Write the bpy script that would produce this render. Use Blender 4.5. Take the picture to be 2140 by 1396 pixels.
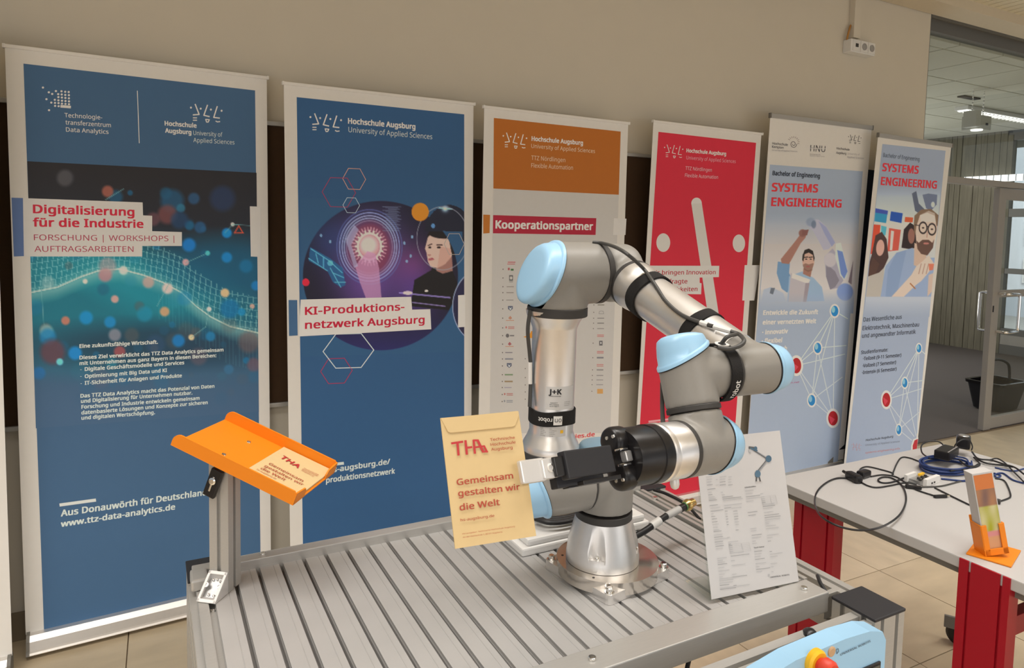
import bpy, bmesh, math, random
import numpy as np
from math import sin, cos, pi, radians, sqrt, atan2, tan
from mathutils import Vector, Matrix
random.seed(4)
for o in list(bpy.data.objects): bpy.data.objects.remove(o)
C = bpy.context.scene.collection
sc = bpy.context.scene
# ------------------------------------------------------------------ camera
F, CX, CY = 1426.13, 1066.33, 578.09
YAW, PIT, ROL = [radians(v) for v in (27.15457426, 3.89245632, -1.29445075)]
CAM = np.array([0, 0, 1.5])
fw = np.array([sin(YAW)*cos(PIT), cos(YAW)*cos(PIT), -sin(PIT)])
rt = np.array([cos(YAW), -sin(YAW), 0.]); dn = np.cross(fw, rt)
RT = rt*cos(ROL)+dn*sin(ROL); DN = -rt*sin(ROL)+dn*cos(ROL)
RM = np.array([RT, DN, fw])
cd = bpy.data.cameras.new('camera'); cam = bpy.data.objects.new('camera', cd); C.objects.link(cam)
cd.sensor_width = 36; cd.lens = 36*F/2140
cd.shift_x = (1070-CX)/2140; cd.shift_y = -(698-CY)/2140
m = Matrix.Identity(4)
for i in range(3): m[i][0] = RT[i]; m[i][1] = -DN[i]; m[i][2] = -fw[i]
m[0][3], m[1][3], m[2][3] = CAM
cam.matrix_world = m; sc.camera = cam; cd.clip_start = .02
# ------------------------------------------------------------------ light
sc.view_settings.view_transform = 'Standard'; sc.view_settings.look = 'None'
sc.view_settings.gamma = 1; sc.view_settings.use_curve_mapping = False
sc.view_settings.exposure = -0.08
w = bpy.data.worlds.new('world'); sc.world = w; w.use_nodes = True
bg = w.node_tree.nodes['Background']; bg.inputs[0].default_value = (.93, .96, 1, 1); bg.inputs[1].default_value = .40
def area(name, loc, target, sx, sy, power, col):
    l = bpy.data.lights.new(name, 'AREA'); l.shape = 'RECTANGLE'; l.size = sx; l.size_y = sy; l.energy = power; l.color = col
    o = bpy.data.objects.new(name, l); C.objects.link(o); o.location = loc
    o.rotation_euler = (Vector(target)-Vector(loc)).to_track_quat('-Z', 'Y').to_euler()
    o['label'] = 'unseen area light: window daylight, ceiling lamps and added corridor and facade fill'; o['category'] = 'light'
    return o
area('window_light', (-2.8, -3.2, .7), (1.0, 2.6, .45), 4.2, 1.1, 24, (1, .98, .96))
area('window_light', (4.2, -3.4, .7), (2.4, 2.4, .45), 4.0, 1.1, 17, (1, .98, .96))
for x, y, e, sp in ((-1.2, .9, 31, 110), (1.5, .9, 18, 108), (4.2, .9, 24, 108), (-2.4, -2.0, 74, 146), (1.4, -2.0, 56, 146), (5.2, -2.0, 70, 146), (-2.4, -4.6, 110, 150), (1.4, -4.6, 100, 150), (5.2, -4.6, 110, 150)):
    l = area('ceiling_light', (x, y, 3.03), (x, y+.001, 0), 2.4, .5, e, (1, .96, .91)); l.data.spread = radians(sp)
area('daylight', (12.6, 4.5, 4.6), (16.2, 5.2, 1.2), 4, 3, 420, (.95, .98, 1))  # added lamp outside the glass, brightens the building like daylight
area('corridor_fill', (7.4, 6.6, 1.6), (7.6, 3.5, 1.9), 3.0, 2.0, 70, (1, .98, .94))  # added fill light hidden past the wall end, lifts the dark corridor
area('corridor_fill', (7.2, 4.8, .25), (7.2, 4.8, 3), 2.0, 1.6, 14, (.98, 1, .93))  # added fill just above the carpet, aimed up at the corridor ceiling

# ------------------------------------------------------------------ survey helpers (lines of sight measured in the photograph)
def ray(x, y): return RM.T @ np.array([x-CX, y-CY, F])/F
def onz(x, y, z): v = ray(x, y); return CAM+(z-CAM[2])/v[2]*v
def ony(x, y, Y): v = ray(x, y); return CAM+(Y-CAM[1])/v[1]*v
def onx(x, y, X): v = ray(x, y); return CAM+(X-CAM[0])/v[0]*v
def at(x, y, t): return CAM+t*ray(x, y)
def onplane(x, y, O, n): v = ray(x, y); return CAM+np.dot(O-CAM, n)/np.dot(v, n)*v
def proj(P):
    c = RM @ (np.asarray(P)-CAM).T if np.ndim(P) == 1 else RM @ (np.asarray(P)-CAM).T
    return CX+F*c[0]/c[2], CY+F*c[1]/c[2]
def nrm(v): v = np.asarray(v, float); return v/np.linalg.norm(v)
TT = radians(.78553)
def tb(x, y, z): return np.array([x*cos(TT)-y*sin(TT), x*sin(TT)+y*cos(TT), z])      # bench frame -> world
EX, EY, EZ = np.array([cos(TT), sin(TT), 0]), np.array([-sin(TT), cos(TT), 0]), np.array([0, 0, 1.])

# ------------------------------------------------------------------ materials
def lin(c): return [((v/255)/12.92 if v <= 10.3 else ((v/255+.055)/1.055)**2.4) for v in c[:3]]
def mat(name, col, rough=.5, metal=0, noise=0, scale=40, bump=0, coat=0, emit=0, trans=0, aniso=0, ior=1.45, stretch=None, spec=None):
    m = bpy.data.materials.new(name); m.use_nodes = True; nt = m.node_tree; b = nt.nodes['Principled BSDF']
    b.inputs['Base Color'].default_value = (*col, 1); b.inputs['Roughness'].default_value = rough; b.inputs['Metallic'].default_value = metal
    b.inputs['Coat Weight'].default_value = coat; b.inputs['IOR'].default_value = ior
    if spec is not None: b.inputs['Specular IOR Level'].default_value = spec
    b.inputs['Transmission Weight'].default_value = trans
    if emit: b.inputs['Emission Color'].default_value = (*col, 1); b.inputs['Emission Strength'].default_value = emit
    tc = nt.nodes.new('ShaderNodeTexCoord'); mp = nt.nodes.new('ShaderNodeMapping'); nt.links.new(tc.outputs['Object'], mp.inputs[0])
    if stretch: mp.inputs['Scale'].default_value = stretch
    n = nt.nodes.new('ShaderNodeTexNoise'); n.inputs['Scale'].default_value = scale; n.inputs['Detail'].default_value = 6
    nt.links.new(mp.outputs[0], n.inputs['Vector'])
    mx = nt.nodes.new('ShaderNodeMix'); mx.data_type = 'RGBA'
    k = noise or .02
    mx.inputs[6].default_value = (*[c*(1-k) for c in col], 1); mx.inputs[7].default_value = (*[min(1, c*(1+k)) for c in col], 1)
    nt.links.new(n.outputs[0], mx.inputs[0]); nt.links.new(mx.outputs[2], b.inputs['Base Color'])
    if bump:
        bp = nt.nodes.new('ShaderNodeBump'); bp.inputs['Strength'].default_value = bump; bp.inputs['Distance'].default_value = .002
        nt.links.new(n.outputs[0], bp.inputs['Height']); nt.links.new(bp.outputs[0], b.inputs['Normal'])
    return m
def vcmat(name, rough=.55):
    m = bpy.data.materials.new(name); m.use_nodes = True; nt = m.node_tree; b = nt.nodes['Principled BSDF']
    a = nt.nodes.new('ShaderNodeVertexColor'); a.layer_name = 'print'; nt.links.new(a.outputs[0], b.inputs['Base Color']); b.inputs['Roughness'].default_value = rough
    return m
M = {}
M['wall'] = mat('wall_paint', (.67, .62, .525), .9, noise=.02, scale=8, bump=.1)
M['skirt'] = mat('skirting', (.24, .19, .13), .7)
M['board'] = mat('pin_board_felt', (.055, .028, .012), .95, noise=.1, scale=60)
M['navy'] = mat('navy_felt', (.004, .008, .02), .9)
M['alu'] = mat('aluminium_anodised', (.49, .478, .455), .38, .45, noise=.06, scale=30, bump=.05, stretch=(1, 12, 12))
M['alu_slat'] = mat('aluminium_slats', (.43, .422, .415), .45, .2, noise=.10, scale=9, bump=.04)
M['alu_groove'] = mat('aluminium_groove', (.24, .23, .22), .5, .1)
M['tube'] = mat('turned_aluminium', (.80, .78, .76), .34, .85, noise=.03, scale=80)
M['grey'] = mat('robot_grey_paint', (.275, .262, .24), .40, 0, noise=.03, scale=300)
M['blue'] = mat('robot_blue_plastic', (.36, .62, .86), .3, 0, noise=.01)
M['black'] = mat('black_plastic', (.012, .011, .012), .3)
M['dark'] = mat('dark_rubber_ring', (.045, .042, .040), .55)
M['velcro'] = mat('black_velcro', (.014, .013, .013), .95, noise=.3, scale=600, bump=.4)
M['matteblack'] = mat('matte_black', (.022, .022, .026), .5)
M['cable'] = mat('black_cable', (.016, .016, .018), .45)
M['cablegrey'] = mat('grey_cable', (.06, .058, .055), .5)
M['bluecable'] = mat('blue_cable', (.02, .045, .17), .45)
M['white'] = mat('white_plastic', (.78, .77, .75), .4)
M['paper'] = mat('white_paper', (.58, .567, .565), .75)
M['bwhite'] = mat('banner_white', (.87, .855, .825), .6)
M['tabletop'] = mat('white_tabletop', (.51, .50, .495), .45, noise=.01, scale=5)
M['tableedge'] = mat('cream_table_edge', (.48, .455, .41), .5)
M['red'] = mat('red_steel', (.38, .004, .016), .4)
M['darkgrey'] = mat('grey_steel', (.2, .19, .17), .5)
M['orange'] = mat('orange_plastic', (.82, .235, .006), .5, noise=.02)
M['kraft'] = mat('yellow_manila_paper', (.66, .49, .25), .75, noise=.03, scale=90, bump=.05)
M['redink'] = mat('red_ink', (.50, .03, .035), .6)
M['brownink'] = mat('reddish_brown_ink', (.40, .055, .03), .7)
M['ink'] = mat('black_ink', (.02, .02, .025), .6)
M['greyink'] = mat('grey_ink', (.30, .29, .29), .7)
M['lightink'] = mat('light_grey_ink', (.56, .55, .56), .7)
M['chrome'] = mat('bright_steel', (.8, .79, .77), .12, 1)
M['zinc'] = mat('zinc_casting', (.72, .71, .70), .35, .5)
M['castdark'] = mat('raw_casting', (.50, .50, .50), .35, .8, noise=.2, scale=70)
M['tile'] = mat('travertine', (.56, .46, .315), .4, noise=.20, scale=5, stretch=(1, 2.6, 1))
M['tile2'] = mat('travertine_light', (.60, .50, .35), .4, noise=.2, scale=6, stretch=(2.6, 1, 1))
M['joint'] = mat('floor_joint', (.36, .28, .19), .8)
M['carpet'] = mat('grey_carpet', (.125, .11, .105), .95, noise=.5, scale=220, bump=.4)
M['concrete'] = mat('board_marked_concrete', (.19, .175, .13), .85, noise=.4, scale=9, bump=.5, stretch=(1, 3, .35))
M['ctile'] = mat('ceiling_tile', (.52, .51, .43), .9, noise=.03)
M['slatc'] = mat('cream_ceiling_slat', (.80, .73, .56), .6)
M['beam'] = mat('beam_paint', (.66, .58, .45), .85, noise=.03)
M['frame'] = mat('grey_door_frame', (.40, .375, .345), .45, .2)
M['headgrey'] = mat('dark_grey_head', (.17, .165, .155), .5, .2)
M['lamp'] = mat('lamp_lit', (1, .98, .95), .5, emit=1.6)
M['screen'] = mat('grey_screen', (.12, .115, .10), .25)
M['yellow'] = mat('yellow_plastic', (.90, .52, .02), .4)
M['redbtn'] = mat('red_button', (.72, .06, .03), .4)
M['silverlabel'] = mat('silver_label', (.62, .62, .62), .45, .3)
M['brown'] = mat('brown_reflection_plate', (.62, .58, .53), .18, .9)
M['outside'] = mat('outside_wall', (.62, .66, .72), .8)
M['outwin'] = mat('outside_window', (.16, .18, .20), .2)
M['brass'] = mat('brass', (.7, .5, .2), .25, 1)
M['tan'] = mat('tan_button', (.58, .38, .22), .3)
M['ccable'] = mat('orange_brown_cable', (.50, .24, .06), .5)
def glassmat():
    m = bpy.data.materials.new('clear_glass'); m.use_nodes = True; nt = m.node_tree
    for n in list(nt.nodes): nt.nodes.remove(n)
    o = nt.nodes.new('ShaderNodeOutputMaterial'); t = nt.nodes.new('ShaderNodeBsdfTransparent'); g = nt.nodes.new('ShaderNodeBsdfGlossy')
    g.inputs['Roughness'].default_value = .02; t.inputs[0].default_value = (.95, .97, .96, 1)
    mx = nt.nodes.new('ShaderNodeMixShader'); fr = nt.nodes.new('ShaderNodeLayerWeight'); pw = nt.nodes.new('ShaderNodeMath'); pw.operation = 'POWER'; pw.inputs[1].default_value = 5
    ma = nt.nodes.new('ShaderNodeMath'); ma.operation = 'MULTIPLY_ADD'; ma.inputs[1].default_value = .8; ma.inputs[2].default_value = .035
    fr.inputs[0].default_value = .5
    nt.links.new(fr.outputs['Facing'], pw.inputs[0]); nt.links.new(pw.outputs[0], ma.inputs[0]); nt.links.new(ma.outputs[0], mx.inputs[0])
    nt.links.new(t.outputs[0], mx.inputs[1]); nt.links.new(g.outputs[0], mx.inputs[2]); nt.links.new(mx.outputs[0], o.inputs[0])
    return m
M['glass'] = glassmat()
VC = vcmat('printed_picture')
_cc = {}
def cmat(col):
    k = tuple(round(c, 3) for c in col)
    if k not in _cc: _cc[k] = mat('printed_colour', k, .55)
    return _cc[k]
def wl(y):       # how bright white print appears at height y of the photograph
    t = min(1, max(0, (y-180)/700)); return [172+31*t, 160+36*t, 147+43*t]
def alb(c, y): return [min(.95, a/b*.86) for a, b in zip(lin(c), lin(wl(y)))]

# ------------------------------------------------------------------ mesh helpers
def origin(p):
    v = Vector((0, 0, 0))
    while p: v = v+p.location; p = p.parent
    return np.array(v)
class MB:
    def __init__(s): s.v = []; s.f = []; s.sm = []; s.uvn = 0
    def add(s, vs, fs, smooth=False):
        b = len(s.v); s.v += [tuple(map(float, p)) for p in vs]; s.f += [tuple(b+i for i in f) for f in fs]; s.sm += [smooth]*len(fs); return s
    def bm(s, b, mtx=None, smooth=False):
        b.verts.ensure_lookup_table(); b.verts.index_update()
        vs = [(mtx @ v.co if mtx else v.co) for v in b.verts]; s.add(vs, [[v.index for v in f.verts] for f in b.faces], smooth); b.free(); return s
    def box(s, c, d, ax=(EX, EY, EZ), bev=0):       # centre, full dims
        b = bmesh.new(); bmesh.ops.create_cube(b, size=1)
        for v in b.verts: v.co = Vector((v.co.x*d[0], v.co.y*d[1], v.co.z*d[2]))
        if bev: bmesh.ops.bevel(b, geom=list(b.edges), offset=bev, segments=2, profile=.6, affect='EDGES')
        A = [np.asarray(a, float) for a in ax]; c = np.asarray(c, float)
        b.verts.index_update(); vs = [c+A[0]*v.co.x+A[1]*v.co.y+A[2]*v.co.z for v in b.verts]
        fs = [[v.index for v in f.verts] for f in b.faces]; b.free()
        return s.add(vs, fs)
    def prism(s, poly, o, e1, e2, e3, L, smooth=False):
        o = np.asarray(o, float); n = len(poly)
        a = [o+e1*p[0]+e2*p[1] for p in poly]; vs = a+[q+e3*L for q in a]
        fs = [[i, (i+1) % n, n+(i+1) % n, n+i] for i in range(n)]
        s.add(vs, fs, smooth); k = len(s.v)-2*n
        s.f += [tuple(k+n-1-i for i in range(n)), tuple(k+n+i for i in range(n))]; s.sm += [False, False]; return s
    def lathe(s, p, ax, prof, n=32, smooth=True, caps=True):
        ax = nrm(ax); t = np.array([0, 0, 1.]) if abs(ax[2]) < .9 else np.array([1., 0, 0]); e1 = nrm(np.cross(ax, t)); e2 = np.cross(ax, e1)
        vs = []; p = np.asarray(p, float)
        for h, r in prof:
            for i in range(n): a = 2*pi*i/n; vs.append(p+ax*h+(e1*cos(a)+e2*sin(a))*r)
        fs = []
        for k in range(len(prof)-1):
            for i in range(n): j = (i+1) % n; fs.append([k*n+i, k*n+j, (k+1)*n+j, (k+1)*n+i])
        s.add(vs, fs, smooth); b = len(s.v)-len(vs)
        if caps:
            s.f += [tuple(b+n-1-i for i in range(n)), tuple(b+len(vs)-n+i for i in range(n))]; s.sm += [False, False]
        return s
    def cyl(s, p, q, r, n=24, r2=None, bev=0):
        p = np.asarray(p, float); q = np.asarray(q, float); L = np.linalg.norm(q-p); r2 = r if r2 is None else r2
        if bev: pr = [(0, r-bev), (bev*.3, r-bev*.3), (bev, r), (L-bev, r2), (L-bev*.3, r2-bev*.3), (L, r2-bev)]
        else: pr = [(0, r), (L, r2)]
        return s.lathe(p, q-p, pr, n)
    def tube(s, pts, r, n=8, sub=6):
        P = [np.asarray(p, float) for p in pts]
        if sub > 1 and len(P) > 2:
            Q = []; E_ = [2*P[0]-P[1]]+P+[2*P[-1]-P[-2]]
            for i in range(1, len(E_)-2):
                p0, p1, p2, p3 = E_[i-1:i+3]
                for k in range(sub):
                    t = k/sub; Q.append(.5*((2*p1)+(-p0+p2)*t+(2*p0-5*p1+4*p2-p3)*t*t+(-p0+3*p1-3*p2+p3)*t**3))
            P = Q+[P[-1]]
        up = None; vs = []
        for i, p in enumerate(P):
            d = nrm(P[min(i+1, len(P)-1)]-P[max(i-1, 0)])
            if up is None: up = nrm(np.cross(d, [.3, .2, .9]))
            up = nrm(up-d*np.dot(up, d)); v2 = np.cross(d, up)
            for k in range(n): a = 2*pi*k/n; vs.append(p+(up*cos(a)+v2*sin(a))*r)
        fs = [[i*n+k, i*n+(k+1) % n, (i+1)*n+(k+1) % n, (i+1)*n+k] for i in range(len(P)-1) for k in range(n)]
        fs += [list(range(n))[::-1], [(len(P)-1)*n+k for k in range(n)]]
        return s.add(vs, fs, True)
    def loft(s, loops, cap0=True, cap1=True, smooth=True):
        n = len(loops[0]); vs = [p for l in loops for p in l]
        fs = [[k*n+i, k*n+(i+1) % n, (k+1)*n+(i+1) % n, (k+1)*n+i] for k in range(len(loops)-1) for i in range(n)]
        if cap0: fs.append(list(range(n))[::-1])
        if cap1: fs.append([(len(loops)-1)*n+i for i in range(n)])
        return s.add(vs, fs, smooth)
    def build(s, name, m, parent=None, label=None, kind=None, sharp=35):
        me = bpy.data.meshes.new(name); o_ = origin(parent)
        me.from_pydata([tuple(np.array(v)-o_) for v in s.v], [], s.f); me.validate()
        ms = m if isinstance(m, list) else [m]
        for q in ms: me.materials.append(q)
        if len(me.polygons) == len(s.sm): me.polygons.foreach_set('use_smooth', s.sm)
        b = bmesh.new(); b.from_mesh(me)
        if s.uvn == 0: bmesh.ops.recalc_face_normals(b, faces=b.faces)
        for e in b.edges:
            if len(e.link_faces) == 2 and e.calc_face_angle(0) > radians(sharp): e.smooth = False
        b.to_mesh(me); b.free()
        o = bpy.data.objects.new(name, me); C.objects.link(o)
        if parent: o.parent = parent
        if label: o['label'] = label
        if kind: o['kind'] = kind
        return o
def tag(o, label, cat, group=None):
    o['label'] = label; o['category'] = cat
    if group: o['group'] = group
    return o
def thing(name, loc, label, cat, group=None):
    o = bpy.data.objects.new(name, None); C.objects.link(o); o.location = tuple(loc); o.empty_display_size = .05
    return tag(o, label, cat, group)
def struct(o): o['kind'] = 'structure'; return o
def root(name, loc=(0, 0, 0)):
    o = bpy.data.objects.new(name, None); C.objects.link(o); o.location = tuple(loc); o.empty_display_size = .05; return struct(o)
def dup(o, parent, off=(0, 0, 0)):
    c = o.copy(); C.objects.link(c); c.parent = parent; c.location = Vector(o.location)+Vector(tuple(map(float, off))); return c

WX, WY = np.array([1., 0, 0]), np.array([0, 1., 0]); W3 = (WX, WY, EZ)

# text -> flat mesh (the plain sans serif that comes with Blender, else its built-in vector font)
try:
    FONT = bpy.data.fonts.load(bpy.utils.system_resource('DATAFILES')+'/fonts/NotoSansHebrew-Regular.woff2')
except Exception:
    FONT = None
_tc = {}
def glyphs(s, bold=0.0):
    k = (s, bold)
    if k in _tc: return _tc[k]
    cu = bpy.data.curves.new('t', 'FONT'); cu.body = s; cu.size = 1; cu.resolution_u = 2; cu.fill_mode = 'FRONT'
    if FONT: cu.font = FONT
    cu.space_character = 1+bold*1.5
    o = bpy.data.objects.new('t', cu); C.objects.link(o)
    dg = bpy.context.evaluated_depsgraph_get(); me = bpy.data.meshes.new_from_object(o.evaluated_get(dg))
    V = np.array([v.co[:] for v in me.vertices]) if len(me.vertices) else np.zeros((0, 3)); Fs = [tuple(p.vertices) for p in me.polygons]
    if bold > 0 and len(V):           # heavier letters: the same outlines laid down again a little to each side
        n = len(V); d = bold*1.1; Vs, Fa = [], []
        for i, (dx, dy) in enumerate(((-d, -d*.6), (d, -d*.6), (d, d*.6), (-d, d*.6), (0, 0))):
            Vs.append(V+np.array([dx, dy, i*.00003])); Fa += [tuple(v+i*n for v in f) for f in Fs]
        V = np.concatenate(Vs); Fs = Fa
    bpy.data.objects.remove(o); bpy.data.curves.remove(cu); bpy.data.meshes.remove(me)
    _tc[k] = (V, Fs); return _tc[k]
CAPH = None
def text_plane(mb, s, O, ex, ey, n, a, b, cap, bold=0., off=.0009, lead=0):
    """text with baseline from world point a to b (its full width), cap height in metres"""
    global CAPH
    if CAPH is None:
        v, _ = glyphs('H', 0); CAPH = v[:, 1].max()
    V, Fs = glyphs(s, bold)
    if len(V) == 0: return
    x0, x1 = V[:, 0].min(), V[:, 0].max(); d = b-a; L = np.linalg.norm(d); d = d/L
    u = nrm(np.cross(n, d)); sx = L/(x1-x0); sy = cap/CAPH
    P = [a+d*((p[0]-x0)*sx)+u*(p[1]*sy)+n*(off+p[2]) for p in V]
    mb.add(P, Fs)

exec_parts = []
# ================================================================== SETTING
WY_ = 2.88
# floor: stone tiles, carpet beyond the glass partition
fl = struct(MB().box((2, 1.3, -.02), (14, 9.9, .02), W3).build('floor', M['joint']))
tiles = []
TS = .5
for i in range(-3, 7):
    for j in range(-3, 4):
        x0 = .38+i*TS*1.0; y0 = 1.85-.46+j*TS
        if y0 > 2.98: continue
        y1 = min(y0+TS, 3.0)
        q = MB().box((x0+TS/2, (y0+y1)/2, -.0065), (TS-.004, y1-y0-.004, .013), W3).build('tile', random.choice([M['tile'], M['tile2']]), fl)
far = MB().box((7.6, .8, -.0065), (8.2, 4.35, .013), W3).build('tile', M['tile2'], fl)
carpet = struct(MB().box((8.2, 5.0, -.005), (7.5, 3.95, .01), W3).build('floor', M['carpet']))
# back wall
struct(MB().box((.78, WY_+.1, 1.9), (7.6, .2, 3.8), W3).build('wall_back', M['wall']))
struct(MB().box((.78, WY_-.008, .05), (7.6, .016, .10), W3).build('baseboard_back', M['skirt']))
# beam under the ceiling, running on past the end of the wall
struct(MB().box((4.6, WY_-.09, 3.145), (15, .17, .30), W3).build('trim_1', M['beam']))
# slatted ceiling
ce = struct(MB().box((2, -.3, 3.09), (16, 6.2, .02), W3).build('ceiling', mat('ceiling_void', (.10, .085, .06), .9)))
sl = None
for i in range(64):
    x = 3.0+i*.0775
    if sl is None: sl = MB().box((x, -.05, 3.066), (.068, 5.7, .016), W3, .002).build('slat', M['slatc'], ce)
    else: dup(sl, ce, (i*.0775, 0, 0))
MB().box((-1.6, -.05, 3.066), (9.0, 5.7, .016), W3).build('panel', M['slatc'], ce)
# pin boards on the back wall
pb = thing('pin_board', (.85, WY_-.01, .77), 'brown felt pin board running along the wall behind the first four banners', 'pin board')
MB().box((.95, WY_-.013, 1.335), (3.3, .02, 1.12), W3).build('panel', M['board'], pb)
for z in (.772, 1.898): MB().box((.95, WY_-.018, z), (3.34, .03, .018), W3, .003).build('frame_strip', M['alu'], pb)
nv = thing('partition_board', (4.1, WY_-.03, 0), 'dark navy board standing behind the gap between the two light blue banners', 'board')
MB().box((4.13, WY_-.035, 1.04), (.86, .03, 1.78), W3).build('panel', M['navy'], nv)
for x in (3.76, 4.5): MB().box((x, WY_-.035, .08), (.05, .03, .16), W3).build('foot', M['darkgrey'], nv)
# socket box and cable duct
so = thing('socket_box', (3.83, WY_, 2.63), 'white triple socket box high on the wall at the right', 'socket')
MB().box((3.84, WY_-.028, 2.665), (.225, .056, .078), W3, .004).build('housing', M['white'], so)
for i, x in enumerate((3.775, 3.845, 3.915)):
    s_ = MB().box((x, WY_-.058, 2.667), (.062, .006, .066), W3, .002).build('socket_plate', M['white'], so)
    if i: MB().lathe((x, WY_-.0605, 2.667), -WY, [(0, .021), (.003, .021), (.003, .017), (.001, .016)], 20).build('socket_ring', mat('socket_hollow', (.35, .34, .33), .5), s_)
    else: MB().box((x, WY_-.063, 2.667), (.022, .004, .02), W3).build('network_port', M['dark'], s_)
cdct = MB().box((3.80, WY_-.02, 2.90), (.062, .04, .36), W3, .002).build('cable_duct', M['wall']); tag(cdct, 'painted vertical cable duct coming down to the white socket box', 'duct')
cb = MB().tube([(3.775, WY_-.012, 2.80), (3.755, WY_-.02, 2.775), (3.735, WY_-.025, 2.73), (3.73, WY_-.025, 2.70)], .006).build('wall_cable', M['ccable']); tag(cb, 'short orange brown cable curving into the white socket box', 'cable')

# ------------------------------------------------------------------ glass partition with door and corridor
GY = 3.03
p1 = root('window_1', (4.8, GY, 0))
MB().box((7.2, GY, 2.99), (4.9, .07, .085), W3).build('head_profile', M['headgrey'], p1)
MB().box((7.2, GY-.005, 3.045), (4.9, .09, .03), W3).build('head_cover', M['darkgrey'], p1)
MB().box((7.2, GY, 1.94), (4.9, .07, .045), W3, .003).build('transom', M['frame'], p1)
MB().box((7.2, GY, 2.45), (4.9, .008, 1.0), W3).build('pane', M['glass'], p1)
MB().box((4.73, GY, 1.5), (.06, .08, 3.0), W3).build('jamb', M['headgrey'], p1)
d1 = root('door_1', (6.3, GY, 0))
dx0, dx1 = 5.775, 6.72
for x in (dx0+.055, dx1-.05):
    MB().box((x, GY, .955), (.095, .045, 1.91), W3, .004).build('stile', M['frame'], d1)
for z, h in ((1.868, .085), (.05, .09), (1.085, .055)):
    MB().box(((dx0+dx1)/2, GY, z), (dx1-dx0-.19, .04, h), W3, .003).build('rail', M['frame'], d1)
for z0, z1 in ((.095, 1.06), (1.11, 1.83)):
    MB().box(((dx0+dx1)/2, GY, (z0+z1)/2), (dx1-dx0-.19, .008, z1-z0), W3).build('pane', M['glass'], d1)
for s, x, L in ((-1, 5.86, .0), (1, 5.86, 0)):
    y = GY+s*.03; y2 = GY+s*.10
    h = MB().tube([(x, y, 1.09), (x, y2, 1.09), (x+.14*(s < 0), y2, 1.085), (x+.15*(s < 0), y2, 1.06), (x+.15*(s < 0), y2, .82), (x+.14*(s < 0), y2, .795), (x, y2, .79), (x, y, .79)] if s < 0 else [(x, y, 1.09), (x, y2, 1.09), (x, y2+.01, 1.05), (x, y2+.01, .83), (x, y2, .79), (x, y, .79)], .011, 10).build('handle', M['chrome'], d1)
MB().box((5.80, GY-.024, .97), (.012, .004, .05), W3).build('lock_plate', M['black'], d1)
MB().box((7.2, GY, .95), (.95, .05, 1.9), W3).build('side_panel', M['glass'], d1)
# corridor ceiling with tiles
cc = struct(MB().box((8.2, 5.05, 2.98), (7.6, 4.0, .02), W3).build('ceiling', mat('grid_shadow', (.2, .19, .15), .9)))
ct0 = None
for i in range(9):
    x = 5.24-.57+i*.565
    MB().box((x+.2825, 3.12, 2.945), (.553, .112, .04), W3, .003).build('ceiling_tile', M['ctile'], cc)
    for j in range(6):
        c = (x+.2825, 3.18+.2825+j*.565, 2.945)
        if ct0 is None: ct0 = MB().box(c, (.553, .553, .04), W3, .004).build('ceiling_tile', M['ctile'], cc); c0 = c
        else: dup(ct0, cc, (c[0]-c0[0], c[1]-c0[1], 0))
# concrete wall with board marks
cm = MB(); y = 5.15; random.seed(9)
while y < 7.0:
    wd = random.uniform(.07, .10); dp = random.uniform(0, .014)
    cm.box((10.05-dp/2, y+wd/2, 1.5), (.1+dp, wd-random.choice([.002, .004, .007]), 3.0), W3); y += wd
cm.box((10.08, 6.09, 1.5), (.1, 1.86, 3.0), W3)
struct(cm.build('wall_right', M['concrete']))
struct(MB().box((8, 7.05, 1.5), (5, .1, 3.0), W3).build('wall_far', M['concrete']))
# glazed end of the corridor
w2 = root('window_2', (10.05, 4.0, 0))
for yy in (5.12, 4.25, 3.45, 2.65, 1.85, 1.05, .25, -.55, -1.35, -2.15, -2.95): MB().box((10.05, yy, 1.45), (.1, .07, 2.9), W3).build('mullion', M['concrete'], w2)
zq = lambda y_: float(onx(2118, y_, 10.05)[2])
for z, h in ((.30, .08), (zq(735), zq(722)-zq(748)), (zq(567), zq(562)-zq(573)), (zq(445), zq(437)-zq(454)), (2.88, .1)): MB().box((10.05, 1.10, z), (.09, 8.1, h), W3).build('rail', M['headgrey'], w2)
MB().box((10.05, 1.10, 1.45), (.008, 8.1, 2.9), W3).build('pane', M['glass'], w2)
MB().box((10.04, 1.10, .13), (.06, 8.1, .26), W3).build('sill_panel', M['frame'], w2)
# glowing strip on the concrete wall imitating a window reflection in the glass
lb = thing('reflection_strip', (9.94, 5.3, 2.3), 'added glowing strip on the corridor wall imitating a window reflection in the glass', 'lamp')
MB().box((9.955, 5.25, 2.335), (.03, .78, .085), W3).build('diffuser', M['lamp'], lb)  # emissive box for the bright reflection, no real lamp here
for k in range(9): MB().box((9.935, 4.9+k*.09, 2.335), (.008, .012, .085), W3).build('louvre', M['outside'], lb)  # thin bars marking the breaks in the imitated reflection
# outside building
ob = thing('building', (16, 6.5, 0), 'pale building with small square windows seen through the corridor glass', 'building')
MB().box((17, 3.0, 2.5), (2, 16, 6), W3).build('wall', M['outside'], ob)
for yy in (-4.0, -2.5, -1.0, .4, 1.7, 3.0, 4.0, 5.0, 6.2, 7.4, 8.6):
    for zz in (.9, 1.7, 2.6):
        f = MB().box((15.98, yy, zz), (.06, .72, .5), W3).build('window', M['white'], ob)
        for dy in (-.17, .17):
            for dz in (-.12, .12): MB().box((15.94, yy+dy, zz+dz), (.03, .28, .18), W3).build('pane', M['outwin'], f)
struct(MB().box((14, 2, -.12), (8, 20, .1), W3).build('floor', mat('outside_paving', (.4, .39, .37), .9)))
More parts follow.
